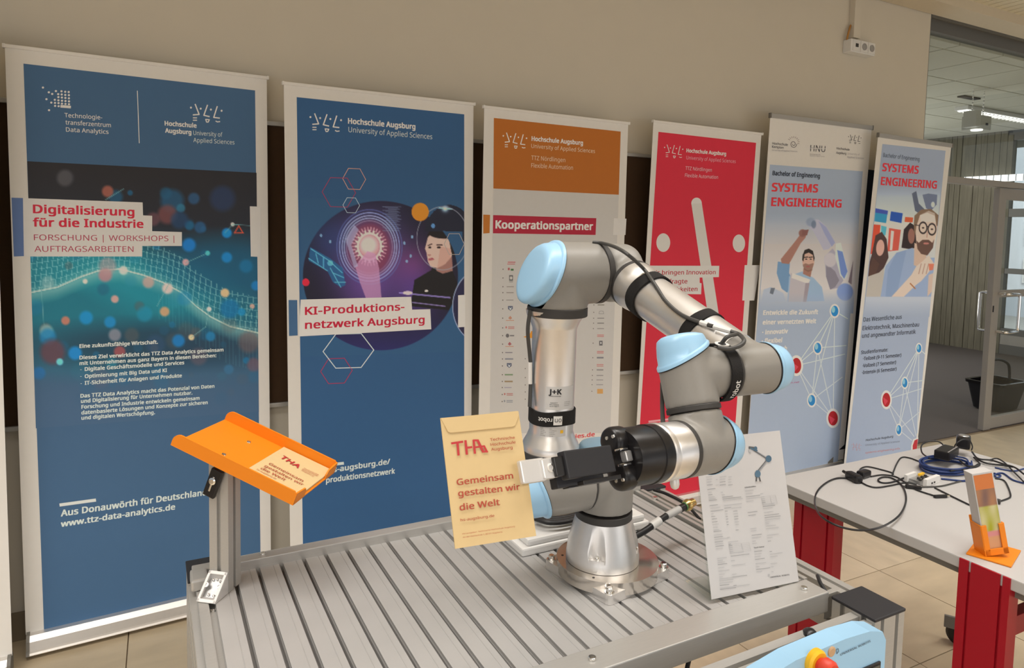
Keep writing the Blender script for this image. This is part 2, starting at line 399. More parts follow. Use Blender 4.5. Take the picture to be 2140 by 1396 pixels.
# corridor lamp (louvred strip), suspended projector, ceiling diffuser
lp = thing('strip_light', (8.3, 4.42, 2.92), 'lit louvred strip light on the corridor ceiling', 'ceiling light')
MB().box((8.6, 4.39, 2.905), (2.0, .14, .04), W3, .004).build('housing', M['white'], lp)
MB().box((8.6, 4.39, 2.882), (1.96, .10, .012), W3).build('diffuser', M['lamp'], lp)
for k in range(26): MB().box((7.66+k*.075, 4.39, 2.874), (.006, .12, .012), W3).build('louvre', M['white'], lp)
pj = thing('projector', (6.95, 3.86, 2.55), 'grey box projector hanging on two chains beyond the glass', 'projector')
PA, PB = np.array([6.83, 3.87, 2.62]), np.array([7.01, 3.85, 2.62])
MB().box((6.94, 3.86, 2.615), (.20, .16, .13), W3, .006).build('housing', mat('projector_grey', (.5, .49, .43), .5), pj)
MB().box((6.81, 3.83, 2.64), (.075, .12, .15), W3, .004).build('side_housing', mat('projector_pale', (.58, .57, .52), .5), pj)
MB().box((6.96, 3.775, 2.60), (.03, .006, .02), W3).build('port', M['dark'], pj)
MB().lathe((6.88, 3.82, 2.548), -EZ, [(0, .05), (.01, .048)], 20).build('underside_glint', M['lamp'], pj)  # glowing disc imitating the light reflected under the box
for X in (6.84, 7.02):
    k = 0; z = 2.69; cm = MB()
    while z < 2.93:
        a = WX if k % 2 else WY
        cm.tube([np.array([X, 3.85, z])+a*.006*cos(t)+EZ*.012*sin(t) for t in np.linspace(0, 2*pi, 9)], .0022, 5, 1); z += .017; k += 1
    cm.build('chain', M['chrome'], pj)
dv = MB().box((7.18, 4.08, 2.918), (.28, .07, .014), W3, .003).build('air_slot', M['dark']); tag(dv, 'small dark slot vent in the corridor ceiling beside the projector', 'vent')
# basket behind the glass door
bk = thing('shopping_basket', (6.60, 3.36, 0), 'dark shopping basket with upright handle on the carpet behind the glass door', 'basket')
def rr(cx_, cy_, z, hx, hy, r=.04, n=5):
    o = []
    for q, (sx, sy) in enumerate(((1, 1), (-1, 1), (-1, -1), (1, -1))):
        for k in range(n):
            a = q*pi/2+k/(n-1)*pi/2; o.append(np.array([cx_+sx*(hx-r)+r*cos(a), cy_+sy*(hy-r)+r*sin(a), z]))
    return o
bc = (6.66, 3.38)
MB().loft([rr(*bc, .012, .17, .11), rr(*bc, .25, .215, .15), rr(*bc, .25, .205, .14), rr(*bc, .03, .16, .10)]).build('body', M['matteblack'], bk)
MB().loft([rr(*bc, .235, .225, .16), rr(*bc, .26, .228, .163), rr(*bc, .26, .20, .135), rr(*bc, .235, .20, .135)]).build('rim', M['black'], bk)
MB().tube([(bc[0]-.20, 3.38, .25), (bc[0]-.2, 3.38, .36), (bc[0]-.15, 3.38, .43), (bc[0], 3.38, .445), (bc[0]+.15, 3.38, .40), (bc[0]+.19, 3.38, .33), (bc[0]+.2, 3.38, .25)], .012).build('handle', M['matteblack'], bk)
#PART2
# ================================================================== ROLL-UP BANNERS
class Banner:
    def __init__(s, O, yaw, lean, roll, w, label, end_caps=False, group='roll-up banners along the wall', topc=None, base=True, bd=1.):
        s.O = np.array(O, float); s.w = w
        s.r = np.array([cos(yaw)*cos(roll), sin(yaw)*cos(roll), sin(roll)]); nn = np.array([-sin(yaw), cos(yaw), 0])
        up = nrm(np.cross(s.r, nn)); s.up = up*cos(lean)+nn*sin(lean); s.n = -nrm(np.cross(s.up, s.r)*-1)
        s.n = nrm(np.cross(s.r, s.up))
        if s.n[1] > 0: s.n = -s.n
        foot = s.O-s.up*(s.O[2]/s.up[2]); s.foot = foot
        s.t = thing('rollup_banner', foot+s.r*w/2, label, 'banner', group)
        H = (s.O[2]-.07)/s.up[2]
        c = s.O+s.r*w/2-s.up*H/2-s.n*.001
        MB().box(c, (w, .002, H), (s.r, s.n, s.up)).build('panel', M['bwhite'], s.t)
        hh = .026 if end_caps else .012
        MB().box(s.O+s.r*w/2-s.up*(hh/2-.004), (w+.006, .014, hh), (s.r, s.n, s.up), .003).build('top_rail', topc or (M['alu'] if end_caps else M['bwhite']), s.t)
        if end_caps or base:
            for x in (-.003, w+.003): MB().box(s.O+s.r*x-s.up*(hh/2-.004), (.008, .018, hh+.002), (s.r, s.n, s.up), .002).build('end_cap', M['darkgrey'] if end_caps else M['bwhite'], s.t)
        # base cassette
        f0 = foot+EZ*.012; n0 = nrm([s.n[0], s.n[1], 0]); r0 = nrm([s.r[0], s.r[1], 0])
        pf = [(-.040, 0), (.044, 0), (.050, .006), (.046, .012), (.040, .016), (.034, .045), (.018, .060), (.004, .064), (-.02, .062), (-.038, .045)]
        pf = [(a_*bd, b_) for a_, b_ in pf]
        MB().prism(pf, f0+r0*.005, n0, EZ, r0, w-.010).build('base_cassette', M['tube'], s.t, sharp=20)
        for x in (.002, w-.012): MB().prism([(a*1.04, b*1.05) for a, b in pf], f0+r0*x, n0, EZ, r0, .010).build('base_end', M['darkgrey'], s.t)
        s.sh = {}; s.tx = {}
    def P(s, x, y): return onplane(x, y, s.O, s.n)
    def _mb(s, d, col, y):
        k = tuple(round(v, 2) for v in alb(col, y)) if col is not None else None
        return d.setdefault(k, MB())
    def poly(s, pts, col, lay=0, y=None):
        y = y if y is not None else sum(p[1] for p in pts)/len(pts)
        s.nk = getattr(s, 'nk', 0)+1; m = s._mb(s.sh, col, y); m.add([s.P(*p)+s.n*(.0004+.0002*lay+.000018*(s.nk % 10)) for p in pts], [list(range(len(pts)))])
    def rect(s, x0, y0, x1, y1, col, lay=0): s.poly([(x0, y0), (x1, y0), (x1, y1), (x0, y1)], col, lay)
    def ell(s, cx, cy, rx, ry, col, lay=1, n=28):
        s.poly([(cx+rx*cos(2*pi*i/n), cy+ry*sin(2*pi*i/n)) for i in range(n)], col, lay)
    def ring(s, pts, wd, col, lay=2, close=True):
        for i in range(len(pts)-(0 if close else 1)): s.line(pts[i], pts[(i+1) % len(pts)], wd, col, lay)
    def line(s, a, b, wd, col, lay=2):
        d = np.array(b, float)-a; L = np.linalg.norm(d); d /= L; n = np.array([-d[1], d[0]])*wd/2; a = np.array(a)-d*wd*.25; b = np.array(b)+d*wd*.25
        s.poly([a+n, b+n, b-n, a-n], col, lay)
    def text(s, t, a, b, cap, col, bold=0., lay=4):
        m = s._mb(s.tx, col, a[1]); A_, B_ = s.P(*a), s.P(*b); h = np.linalg.norm(s.P(a[0], a[1]-cap)-A_)
        text_plane(m, t, None, None, None, s.n, A_, B_, h, bold, .0004+.0002*lay)
    def picture(s, quad, nx, ny, painter, lay=1):
        (a, b, c, d) = [np.array(q, float) for q in quad]     # TL TR BR BL
        U, V = np.meshgrid(np.linspace(0, 1, nx), np.linspace(0, 1, ny))
        PX = ((1-U)*(1-V))[..., None]*a+(U*(1-V))[..., None]*b+(U*V)[..., None]*c+((1-U)*V)[..., None]*d
        X, Y = PX[..., 0].ravel(), PX[..., 1].ravel()
        cv = Paint(X, Y); painter(cv)
        R_ = (RM.T @ np.stack([X-CX, Y-CY, np.full_like(X, F)]))/F
        t = np.dot(s.O-CAM, s.n)/(s.n @ R_); W = CAM[:, None]+R_*t+(s.n*(.0004+.0002*lay))[:, None]
        W = W.T-origin(s.t)
        idx = np.arange(nx*ny).reshape(ny, nx)
        fc = np.stack([idx[:-1, :-1], idx[:-1, 1:], idx[1:, 1:], idx[1:, :-1]], -1).reshape(-1, 4)
        me = bpy.data.meshes.new('picture'); me.from_pydata(W.tolist(), [], fc.tolist())
        c_ = np.clip(cv.c, 0, 255)/255; L_ = np.where(c_ <= .04, c_/12.92, ((c_+.055)/1.055)**2.4)
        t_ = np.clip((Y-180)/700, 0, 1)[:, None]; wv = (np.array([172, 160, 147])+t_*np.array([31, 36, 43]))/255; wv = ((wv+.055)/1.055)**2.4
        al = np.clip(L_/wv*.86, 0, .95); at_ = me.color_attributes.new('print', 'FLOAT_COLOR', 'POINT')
        at_.data.foreach_set('color', np.concatenate([al, np.ones((len(al), 1))], 1).astype(np.float32).ravel())
        me.materials.append(VC); o = bpy.data.objects.new('picture', me); C.objects.link(o); o.parent = s.t
    def finish(s):
        for k, m in s.sh.items():
            mm = cmat(k); m.uvn = 1; m.build('printed_shape', mm, s.t)
        for k, m in s.tx.items(): m.uvn = 1; m.build('lettering', cmat(k), s.t)
class Paint:
    def __init__(s, X, Y): s.X, s.Y = X, Y; s.c = np.zeros((len(X), 3))
    def mix(s, a, col): a = np.clip(a, 0, 1)[:, None]; s.c = s.c*(1-a)+np.array(col, float)*a
    def fill(s, col): s.c[:] = col
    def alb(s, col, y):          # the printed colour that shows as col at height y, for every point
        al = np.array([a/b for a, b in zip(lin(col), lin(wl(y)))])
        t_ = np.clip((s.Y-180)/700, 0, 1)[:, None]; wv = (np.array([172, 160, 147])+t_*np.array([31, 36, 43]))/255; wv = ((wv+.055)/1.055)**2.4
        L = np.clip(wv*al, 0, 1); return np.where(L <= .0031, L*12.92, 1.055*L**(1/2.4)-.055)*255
    def vgrad(s, y0, y1, c0, c1, m=None):
        t = np.clip((s.Y-y0)/(y1-y0), 0, 1)[:, None]; n = np.array(c0)*(1-t)+np.array(c1)*t
        if m is None: s.c = n
        else: s.c[m] = n[m]
    def ell(s, cx, cy, rx, ry, col, a=1., soft=.15, ang=0):
        dx, dy = s.X-cx, s.Y-cy; t = radians(ang); u = (dx*cos(t)+dy*sin(t))/rx; v = (-dx*sin(t)+dy*cos(t))/ry
        s.mix(a*np.clip((1-np.sqrt(u*u+v*v))/soft+.5, 0, 1), col)
    def glow(s, cx, cy, r, col, a=1.):
        d2 = ((s.X-cx)**2+(s.Y-cy)**2)/r**2; s.mix(a*np.exp(-d2*1.5), col)
    def inside(s, pts):
        r = np.zeros(len(s.X), bool); n = len(pts)
        for i in range(n):
            (x1, y1), (x2, y2) = pts[i], pts[(i+1) % n]
            if y1 == y2: continue
            k = ((y1 > s.Y) != (y2 > s.Y)) & (s.X < (x2-x1)*(s.Y-y1)/(y2-y1)+x1); r ^= k
        return r
    def cover(s, pts):
        X, Y = s.X, s.Y; m = np.zeros(len(X))
        for dx, dy in ((-.5, -.2), (.2, -.5), (.5, .2), (-.2, .5), (0, 0)): s.X, s.Y = X+dx, Y+dy; m += s.inside(pts)
        s.X, s.Y = X, Y; return m/5
    def poly(s, pts, col, a=1.): s.mix(s.cover(pts)*a, col)
    def line(s, a, b, w, col, al=1.):
        a = np.array(a, float); b = np.array(b, float); d = b-a; L2 = d@d+1e-9
        t = np.clip(((s.X-a[0])*d[0]+(s.Y-a[1])*d[1])/L2, 0, 1); q = np.hypot(s.X-a[0]-t*d[0], s.Y-a[1]-t*d[1]); s.mix(al*np.clip(w/2-q+.7, 0, 1), col)
    def circ(s, cx, cy, rx, ry, w, col, al=1.):
        q = np.abs(np.hypot((s.X-cx)/rx, (s.Y-cy)/ry)-1)*min(rx, ry); s.mix(al*np.clip(w/2-q+.7, 0, 1), col)
    def mott(s, amp, sc_, seed=0):
        rs = np.random.RandomState(seed); v = np.zeros(len(s.X))
        for k in range(6):
            a, b, p = rs.uniform(-1, 1), rs.uniform(-1, 1), rs.uniform(0, 6); v += np.sin((s.X*a+s.Y*b)/sc_*(1+k*.5)+p)
        s.c = s.c+(v*amp/3)[:, None]
WHT = (203, 196, 190)
def Wt(y): return tuple(wl(y))
def logo(B, ox, oy, ux, k, col, wd=2.6, tilt=0.10):
    """university mark: three stylised faces; ox,oy first dot; ux width; k scale of y"""
    def q(x, y): X = (x-208)/195*ux; return (ox+X, oy+(y-257-(x-208)*.09)/195*ux*k+X*tilt)
    e = ux/64.
    for x, y in ((208, 257), (270, 263), (335, 268), (403, 275)): B.ell(*q(x, y), 2.1*e, 2.2*e, col, 3, 10)
    for st in (((235, 235), (260, 300), (222, 303)), ((313, 240), (290, 305), (325, 313)), ((375, 248), (353, 318), (390, 322))):
        B.line(q(*st[0]), q(*st[1]), wd*e, col, 3); B.line(q(*st[1]), q(*st[2]), wd*e, col, 3)
    for a, b in (((222, 322), (245, 322)), ((222, 337), (245, 337)), ((301, 331), (325, 333)), ((302, 332), (307, 347)), ((307, 348), (318, 348)), ((325, 333), (318, 347)), ((366, 341), (376, 346)), ((376, 346), (392, 344))):
        B.line(q(*a), q(*b), wd*.85*e, col, 3)
def hexa(B, cx, cy, r, col, wd=1.4, ry=None, sk=.0, lay=3):
    B.ring([(cx+r*cos(pi/3*i), cy+(ry or r)*sin(pi/3*i)+sk*r*cos(pi/3*i)) for i in range(6)], wd, col, lay)

# ---------------------------------------------------------------- banner 1
B1 = Banner((-.443, 2.76, 2.061), .073, .0, .007, .816, 'dark blue roll-up banner at the far left with a glowing teal data-wave picture')
BL1 = (66, 92, 122)
BB1 = (64, 93, 124)
B1.poly([(49, 133), (533, 189), (545, 1216), (93, 1346)], BB1, 0, 870)
def pic1(p):
    p.vgrad(337, 470, (30, 27, 29), (30, 32, 40)); p.vgrad(470, 570, (30, 32, 40), (22, 82, 102), p.Y > 470)
    p.vgrad(570, 860, (22, 82, 102), (66, 92, 122), p.Y > 570)
    p.ell(180, 640, 200, 120, (14, 110, 125), .8, .8); p.ell(330, 600, 200, 60, (20, 130, 145), .75, .9, 20)
    p.ell(470, 560, 130, 60, (14, 80, 110), .7, .9); p.ell(150, 560, 120, 40, (30, 130, 140), .6, .8)
    p.ell(330, 720, 260, 45, (28, 52, 72), .75, .9); p.ell(480, 660, 100, 30, (20, 90, 110), .6, .9)
    # curved mesh wave
    xs = np.array([60, 120, 170, 205, 250, 300, 340, 380, 410, 440, 480, 545]); ys = np.array([612, 600, 578, 566, 562, 575, 590, 612, 640, 662, 682, 697])
    wy = np.interp(p.X, xs, ys)
    band = np.clip(1-np.abs(p.Y-wy-6)/24, 0, 1); p.mix(band*.55, (150, 185, 175))
    p.mix(np.clip(2-np.abs(p.Y-wy), 0, 1)*.8, (205, 215, 195))
    ab = (p.Y < wy) & (p.Y > 470+np.clip(330-p.X, 0, 300)*.25) & (p.Y > wy-75)
    p.mix(ab*(np.abs(((p.X+(p.Y-wy)*.1) % 11)-5.5) < .8)*.5, (160, 200, 195))
    p.mix(ab*(np.abs(((p.Y-wy*.7) % 13)-6.5) < .8)*.4, (150, 195, 190))
    sp = (p.Y > wy-60) & (p.Y < wy+80) & (p.X > 330); p.mix(sp*(np.abs((p.X % 7)-3.5) < .8)*.12, (120, 200, 200))
    rs = np.random.RandomState(3)
    for i in range(70):
        x = rs.uniform(60, 545); y = rs.uniform(430, 850) if i > 12 else rs.uniform(400, 560); r = rs.uniform(5, 18)
        col = [(10, 115, 165), (15, 95, 135), (35, 130, 150), (25, 80, 110), (90, 85, 85)][rs.randint(5)]
        p.ell(x, y, r, r, col, rs.uniform(.25, .6)*(1 if y < 760 else .45), .5)
    for x, y, r, col, a in ((136, 372, 17, (75, 72, 74), .8), (225, 400, 12, (145, 80, 65), .9), (360, 420, 24, (25, 75, 105), .8), (405, 415, 12, (35, 75, 110), .8), (465, 415, 26, (32, 48, 78), .8), (350, 448, 20, (110, 62, 62), .8), (378, 435, 9, (40, 105, 130), .8), (320, 458, 14, (95, 60, 65), .8), (375, 460, 18, (25, 60, 95), .7), (418, 475, 12, (30, 80, 120), .8),
                            (474, 487, 10, (5, 125, 200), .95), (395, 512, 14, (10, 110, 180), .9), (474, 538, 11, (10, 120, 180), .9), (388, 548, 7, (205, 150, 150), .9), (220, 575, 14, (185, 120, 125), .8), (225, 555, 18, (170, 140, 140), .6), (350, 603, 11, (215, 185, 175), .9), (310, 590, 12, (190, 150, 140), .8), (258, 565, 9, (200, 205, 190), .9), (240, 625, 8, (205, 150, 140), .9),
                            (470, 612, 9, (225, 175, 130), .95), (344, 651, 10, (200, 150, 110), .9), (137, 670, 9, (190, 115, 95), .9), (180, 664, 14, (10, 130, 185), .9), (302, 656, 16, (20, 130, 160), .7), (230, 673, 12, (15, 130, 190), .8), (97, 692, 14, (130, 160, 160), .8), (100, 704, 17, (20, 120, 170), .8), (240, 700, 13, (150, 140, 150), .7), (250, 735, 12, (150, 75, 80), .9),
                            (110, 735, 26, (100, 60, 70), .8), (157, 738, 14, (15, 125, 190), .95), (125, 756, 7, (105, 200, 225), .95), (82, 780, 13, (25, 105, 165), .9), (373, 712, 13, (15, 115, 180), .9), (400, 705, 6, (235, 195, 150), .95), (440, 703, 10, (25, 120, 170), .8), (480, 645, 20, (5, 105, 155), .8), (505, 652, 8, (15, 130, 180), .8), (535, 597, 10, (15, 115, 175), .9), (527, 640, 5, (215, 160, 140), .9), (520, 715, 22, (110, 85, 85), .6), (530, 762, 14, (120, 80, 90), .6), (478, 772, 10, (50, 110, 150), .7), (415, 745, 18, (110, 85, 95), .5), (178, 588, 5, (225, 205, 180), .9), (437, 646, 5, (210, 225, 230), .95), (434, 529, 5, (70, 180, 180), .9), (486, 469, 4, (220, 215, 205), .9), (100, 590, 14, (160, 180, 175), .5), (210, 790, 20, (100, 90, 110), .4), (325, 720, 20, (45, 75, 110), .5)):
        p.ell(x, y, r, r, col, a, .45)
    for a, b in (((388, 549), (434, 529)), ((434, 529), (436, 530)), ((486, 469), (470, 487)), ((486, 469), (530, 472)), ((436, 650), (430, 683)), ((430, 683), (400, 705)), ((86, 600), (92, 680)), ((360, 580), (328, 640)), ((527, 640), (515, 660)), ((220, 418), (258, 395))): p.line(a, b, 1, (110, 160, 160), .8)
    for a, b in (((490, 487), (499, 472)), ((499, 472), (508, 487)), ((508, 487), (490, 487))): p.line(a, b, 1.6, (195, 75, 50))
    t = np.clip((p.Y-760)/100, 0, 1); p.mix(t, p.alb((64, 93, 124), 870))
B1.picture([(57, 337), (536, 361), (541, 860), (75, 895)], 250, 270, pic1, 2)
B1.poly([(24, 413), (48, 414), (53, 535), (29, 536)], (80, 98, 132), 1)
B1.poly([(48, 414), (298, 423), (299, 450), (318, 451), (318, 483), (380, 485), (380, 514), (297, 514), (297, 536), (50, 536)], Wt(470), 3, 470)
B1.poly([(522, 431), (545, 432), (545, 537), (524, 536)], Wt(480), 3, 480)
R1 = (178, 30, 52)
B1.text('Digitalisierung', (69, 445), (281, 451), 17, R1, .028); B1.text('für die Industrie', (69, 473), (300, 476), 17, R1, .028)
B1.text('FORSCHUNG | WORKSHOPS |', (71, 502), (364, 504), 12, (150, 45, 65), 0.); B1.text('AUFTRAGSARBEITEN', (72, 526), (279, 526), 12, (150, 45, 65), 0.)
cW = (205, 203, 205)
for t, a, b in (('Technologie-', (135, 245), (214, 250)), ('transferzentrum', (137, 260), (232, 266)), ('Data Analytics', (138, 275), (227, 280))): B1.text(t, a, b, 9, (190, 190, 195), .008)
B1.text('Hochschule', (344, 262), (411, 267), 9, cW, .036); B1.text('Augsburg', (345, 277), (400, 281), 9, cW, .036)
B1.text('University of', (404, 282), (465, 286), 9, (175, 180, 190)); B1.text('Applied Sciences', (404, 297), (490, 302), 9, (175, 180, 190))
B1.line((287, 190), (291, 299), 1.6, (190, 195, 200), 3)
logo(B1, 399, 225, 64, 1.0, cW)
for x, y in ((418, 852), (475, 898), (452, 965), (477, 1072), (508, 914), (544, 886), (598, 888), (634, 893), (668, 895), (566, 916), (600, 919), (635, 924), (670, 926), (568, 945), (602, 949), (636, 953), (670, 956), (533, 971), (568, 976), (603, 980), (637, 983), (671, 986), (499, 998), (535, 1001), (569, 1003), (603, 1008), (637, 1011), (671, 1014), (536, 1030), (570, 1033)): B1.ell(x/4.653, y/4.653, 2.5, 2.3, cW, 3, 8)
B1.line((594/4.653, 1034/4.653), (683/4.653, 1041/4.653), 5.5, cW, 3)
cB = (198, 203, 208)
B1.text('Eine zukunftsfähige Wirtschaft.', (166, 727), (330, 718), 7.5, cB, .036)
for t, a, b in (('Dieses Ziel verwirklicht das TTZ Data Analytics gemeinsam', (166, 751), (467, 734)), ('mit Unternehmen aus ganz Bayern in diesen Bereichen:', (166, 763), (452, 746)), ('•', (167.5, 774), (170.5, 774)), ('Digitale Geschäftsmodelle und Services', (177, 775), (385, 761)), ('•', (167.5, 788), (170.5, 788)), ('Optimierung mit Big Data und KI', (177, 790), (349, 777)), ('•', (168, 803), (171, 803)), ('IT-Sicherheit für Anlagen und Produkte', (177, 804), (380, 788)),
                ('Das TTZ Data Analytics macht das Potenzial von Daten', (168, 831), (448, 810)), ('und Digitalisierung für Unternehmen nutzbar.', (169, 842), (402, 824)), ('Forschung und Industrie entwickeln gemeinsam', (170, 854), (417, 835)), ('datenbasierte Lösungen und Konzepte zur sicheren', (170, 866), (434, 844)), ('und digitalen Wertschöpfung.', (170, 877), (324, 865))):
    B1.text(t, a, b, 7.5 if t != '•' else 3, cB, .034 if t != '•' else 0)
B1.line((126, 1055), (199, 1045), 6.5, (205, 210, 212), 3)
B1.text('Aus Donauwörth für Deutschland', (127, 1079), (432, 1034), 13, (200, 205, 208), .03); B1.text('www.ttz-data-analytics.de', (127, 1101), (366, 1064), 12, (200, 205, 208), .03)
B1.finish()

# ---------------------------------------------------------------- banner 2
B2 = Banner((.421, 2.735, 2.038), .060, -.001, .014, .808, 'dark blue roll-up banner with hexagons, a glowing gear and a short-haired woman')
b2 = (44, 84, 122); b2t = (45, 72, 98)
B2.poly([(620, 203), (970, 239), (970, 1090), (633, 1137)], b2, 0, 830)
def blue2(p): p.c = p.alb(b2, 830)
def pic2(p):
    blue2(p)
    # big disc
    m = np.clip((1-np.sqrt(((p.X-795)/162)**2+((p.Y-576)/156)**2))*159/1.6+.5, 0, 1); keep = p.c.copy()
    q = Paint(p.X, p.Y); q.fill((22, 20, 38)); q.vgrad(640, 730, (22, 20, 38), (36, 34, 88), p.Y > 640)
    q.glow(770, 520, 90, (105, 85, 150), .9); q.glow(860, 560, 60, (120, 60, 110), .8); q.glow(690, 500, 60, (40, 60, 110), .6)
    q.glow(770, 600, 80, (110, 70, 150), .7); q.glow(870, 610, 60, (90, 60, 140), .7)
    for r, c, a in ((68, (140, 150, 200), .8), (62, (160, 165, 210), .8), (57, (175, 185, 220), .7), (74, (90, 100, 160), .6), (52, (190, 190, 215), .5)): q.circ(772, 516, r*.92, r*1.05, 2, c, a)
    q.ell(772, 520, 46, 56, (120, 50, 75), .85, .3)
    for k in range(34):
        a = 2*pi*k/34; q.line((772+30*cos(a), 515+34*sin(a)), (772+36*cos(a), 515+40*sin(a)), 2, (205, 150, 165), .8)
    for k in range(20):
        a = 2*pi*k/20; q.line((772+24*cos(a), 515+27*sin(a)), (772+29*cos(a), 515+33*sin(a)), 3.4, (225, 200, 205), .9)
    q.circ(772, 515, 24, 27, 4, (220, 190, 195), .95); q.ell(772, 515, 22, 25, (190, 120, 130), .8, .3); q.glow(770, 512, 26, (240, 220, 205), 1)
    q.poly([(742, 556), (768, 525), (784, 530), (792, 560), (797, 622), (765, 624), (752, 590)], (190, 135, 170), .75)
    q.poly([(722, 500), (740, 470), (750, 480), (734, 512), (748, 556), (740, 560)], (170, 175, 205), .6)
    for k in range(22): q.line((800+(k % 3)*6, 432+k*2.4), (838-(k*7 % 11), 432+k*2.4), 1, (120, 135, 160), .6)
    q.poly([(648, 516), (690, 540), (716, 560), (722, 596), (712, 600), (696, 590), (684, 566), (645, 545)], (30, 95, 140), .8)
    for a, b in (((650, 520), (688, 545)), ((645, 540), (684, 566)), ((688, 545), (715, 570)), ((700, 590), (722, 590)), ((690, 560), (712, 600)), ((660, 530), (665, 550)), ((676, 538), (676, 560)), ((695, 570), (718, 580))): q.line(a, b, 1.5, (90, 170, 205), .9)
    q.ell(690, 550, 6, 6, (100, 185, 215), .7)
    for x, y in ((671, 492), (690, 505), (845, 508), (861, 495), (850, 546), (858, 535)): q.ell(x, y, 2.5, 3.5, (130, 170, 220), .8)
    # woman in black
    q.poly([(858, 640), (866, 585), (900, 565), (905, 556), (942, 556), (955, 590), (958, 650)], (20, 17, 20))
    q.poly([(907, 536), (944, 530), (946, 566), (925, 572), (912, 566)], (150, 105, 95))
    q.poly([(893, 500), (897, 488), (930, 482), (948, 500), (944, 535), (930, 552), (914, 560), (900, 558), (894, 546), (891, 527), (888, 520)], (205, 165, 150))
    q.poly([(920, 515), (944, 520), (940, 542), (925, 556), (914, 560)], (180, 135, 120), .6)
    q.poly([(893, 497), (905, 485), (925, 482), (938, 500), (945, 535), (958, 520), (966, 500), (956, 488), (930, 478), (905, 480), (893, 490)], (24, 18, 20))
    q.ell(930, 487, 34, 12, (24, 18, 20), 1, .1); q.ell(955, 510, 14, 26, (24, 18, 20), 1, .1)
    q.line((895, 513), (902, 510), 2, (60, 35, 35)); q.line((913, 512), (924, 512), 2, (60, 35, 35)); q.ell(898, 517, 3.4, 2, (45, 28, 28)); q.ell(917, 517, 4.5, 2.2, (45, 28, 28))
    q.poly([(894, 541), (904, 538), (908, 543), (896, 545)], (160, 85, 90)); q.ell(897, 533, 4, 2, (165, 115, 105), .8)
    q.line((835, 612), (940, 622), 3, (150, 130, 200), .8); q.line((862, 632), (930, 640), 2, (150, 130, 190), .8); q.ell(852, 612, 10, 4, (215, 195, 230), .9); q.ell(891, 608, 3.5, 2.6, (220, 215, 220), 1)
    p.c = keep*(1-m[:, None])+q.c*m[:, None]
    # second circle and third
    m2 = (((p.X-938)/52)**2+((p.Y-496)/68)**2 < 1) & (p.Y < 505) & (((p.X-795)/162)**2+((p.Y-576)/156)**2 >= .0)
    u = Paint(p.X, p.Y); u.fill((24, 26, 42)); u.line((912, 434), (945, 437), 2, (130, 180, 215), .9); u.glow(930, 436, 8, (190, 230, 250)); u.ell(905, 472, 4, 5, (90, 140, 200), .9)
    mm = m2 & ~q.inside([(893, 500), (897, 488), (930, 482), (948, 500), (944, 535), (930, 552), (900, 558), (888, 520)]) & (p.Y < 484+(p.X > 966)*30)
    p.c = np.where(mm[:, None], u.c, p.c)
    p.ell(938, 505, 0.1, 0.1, b2)
    m3 = np.clip((1-np.sqrt(((p.X-1010)/64)**2+((p.Y-640)/78)**2))*70/1.6+.5, 0, 1); p.mix(m3, (34, 32, 62)); p.circ(1010, 640, 64, 78, 1.3, (150, 160, 190))
    p.circ(925, 498, 54, 66, 1, (150, 150, 160), .8); p.ell(878, 443, 18, 19, (200, 120, 30), 1, .06); p.ell(639, 590, 7.5, 8, (200, 30, 55), 1, .1)
B2.picture([(628, 414), (970, 420), (970, 735), (631, 745)], 230, 215, pic2, 1)
hexa(B2, 708, 402, 35, (140, 50, 75), 1.4, 35, .03); hexa(B2, 740, 374, 24, (170, 125, 110), 1.4, 25, .04); hexa(B2, 734, 429, 17.5, (150, 160, 165), 1.3, 18, .03)
hexa(B2, 949, 510, 21, (160, 145, 135), 1.2, 25, 0, 3); hexa(B2, 728, 733, 53, (185, 190, 200), 2, 41, -.03); hexa(B2, 703, 775, 33, (150, 55, 85), 1.6, 30, -.04)
B2.poly([(628, 626), (859, 620), (861, 647), (899, 646), (901, 688), (624, 703)], WHT, 5, 660); B2.poly([(957, 617), (972, 616), (972, 683), (957, 684)], WHT, 5, 650)
B2.poly([(603, 627), (621, 627), (622, 701), (604, 702)], (60, 90, 122), 1)
B2.text('KI-Produktions-', (637, 658), (845, 648), 16, R1, .022, 6); B2.text('netzwerk Augsburg', (637, 687), (887, 675), 16, R1, .022, 6)
B2.text('Hochschule Augsburg', (727, 258), (868, 270), 11, cW, .036); B2.text('University of Applied Sciences', (728, 276), (903, 291), 11, (175, 180, 190)); logo(B2, 648.6, 244.7, 64, 1, cW)
B2.line((689, 971), (717, 968), 6, cB, 3); B2.text('ki-hs-augsburg.de/', (666, 991), (815, 969), 11, cB, .03); B2.text('produktionsnetzwerk', (681, 1009), (825, 989), 11, cB, .03)
B2.finish()

# ---------------------------------------------------------------- banner 3
B3 = Banner((1.26, 2.74, 2.035), .023, -.001, .002, .785, 'cream roll-up banner with orange header and two columns of small partner logos behind the robot')
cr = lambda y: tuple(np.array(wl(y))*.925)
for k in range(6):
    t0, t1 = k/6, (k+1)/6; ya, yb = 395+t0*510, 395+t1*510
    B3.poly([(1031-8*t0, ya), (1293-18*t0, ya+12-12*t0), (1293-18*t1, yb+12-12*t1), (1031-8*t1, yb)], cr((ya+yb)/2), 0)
B3.poly([(1032, 246.5), (1297, 275), (1293, 407), (1031, 394)], (150, 80, 20), 1)
B3.poly([(1010, 448.5), (1024, 449), (1023, 487), (1010, 488)], (165, 95, 30), 1)
B3.poly([(1030.5, 449.5), (1246, 456), (1244.5, 491), (1030, 487.5)], (150, 28, 45), 1)
B3.text('Kooperationspartner', (1035, 477), (1239, 480.5), 16, (215, 190, 180), .034)
B3.poly([(1283, 456), (1309, 457), (1307, 491), (1281, 491)], wl(470), 1)
oW = (212, 185, 160)
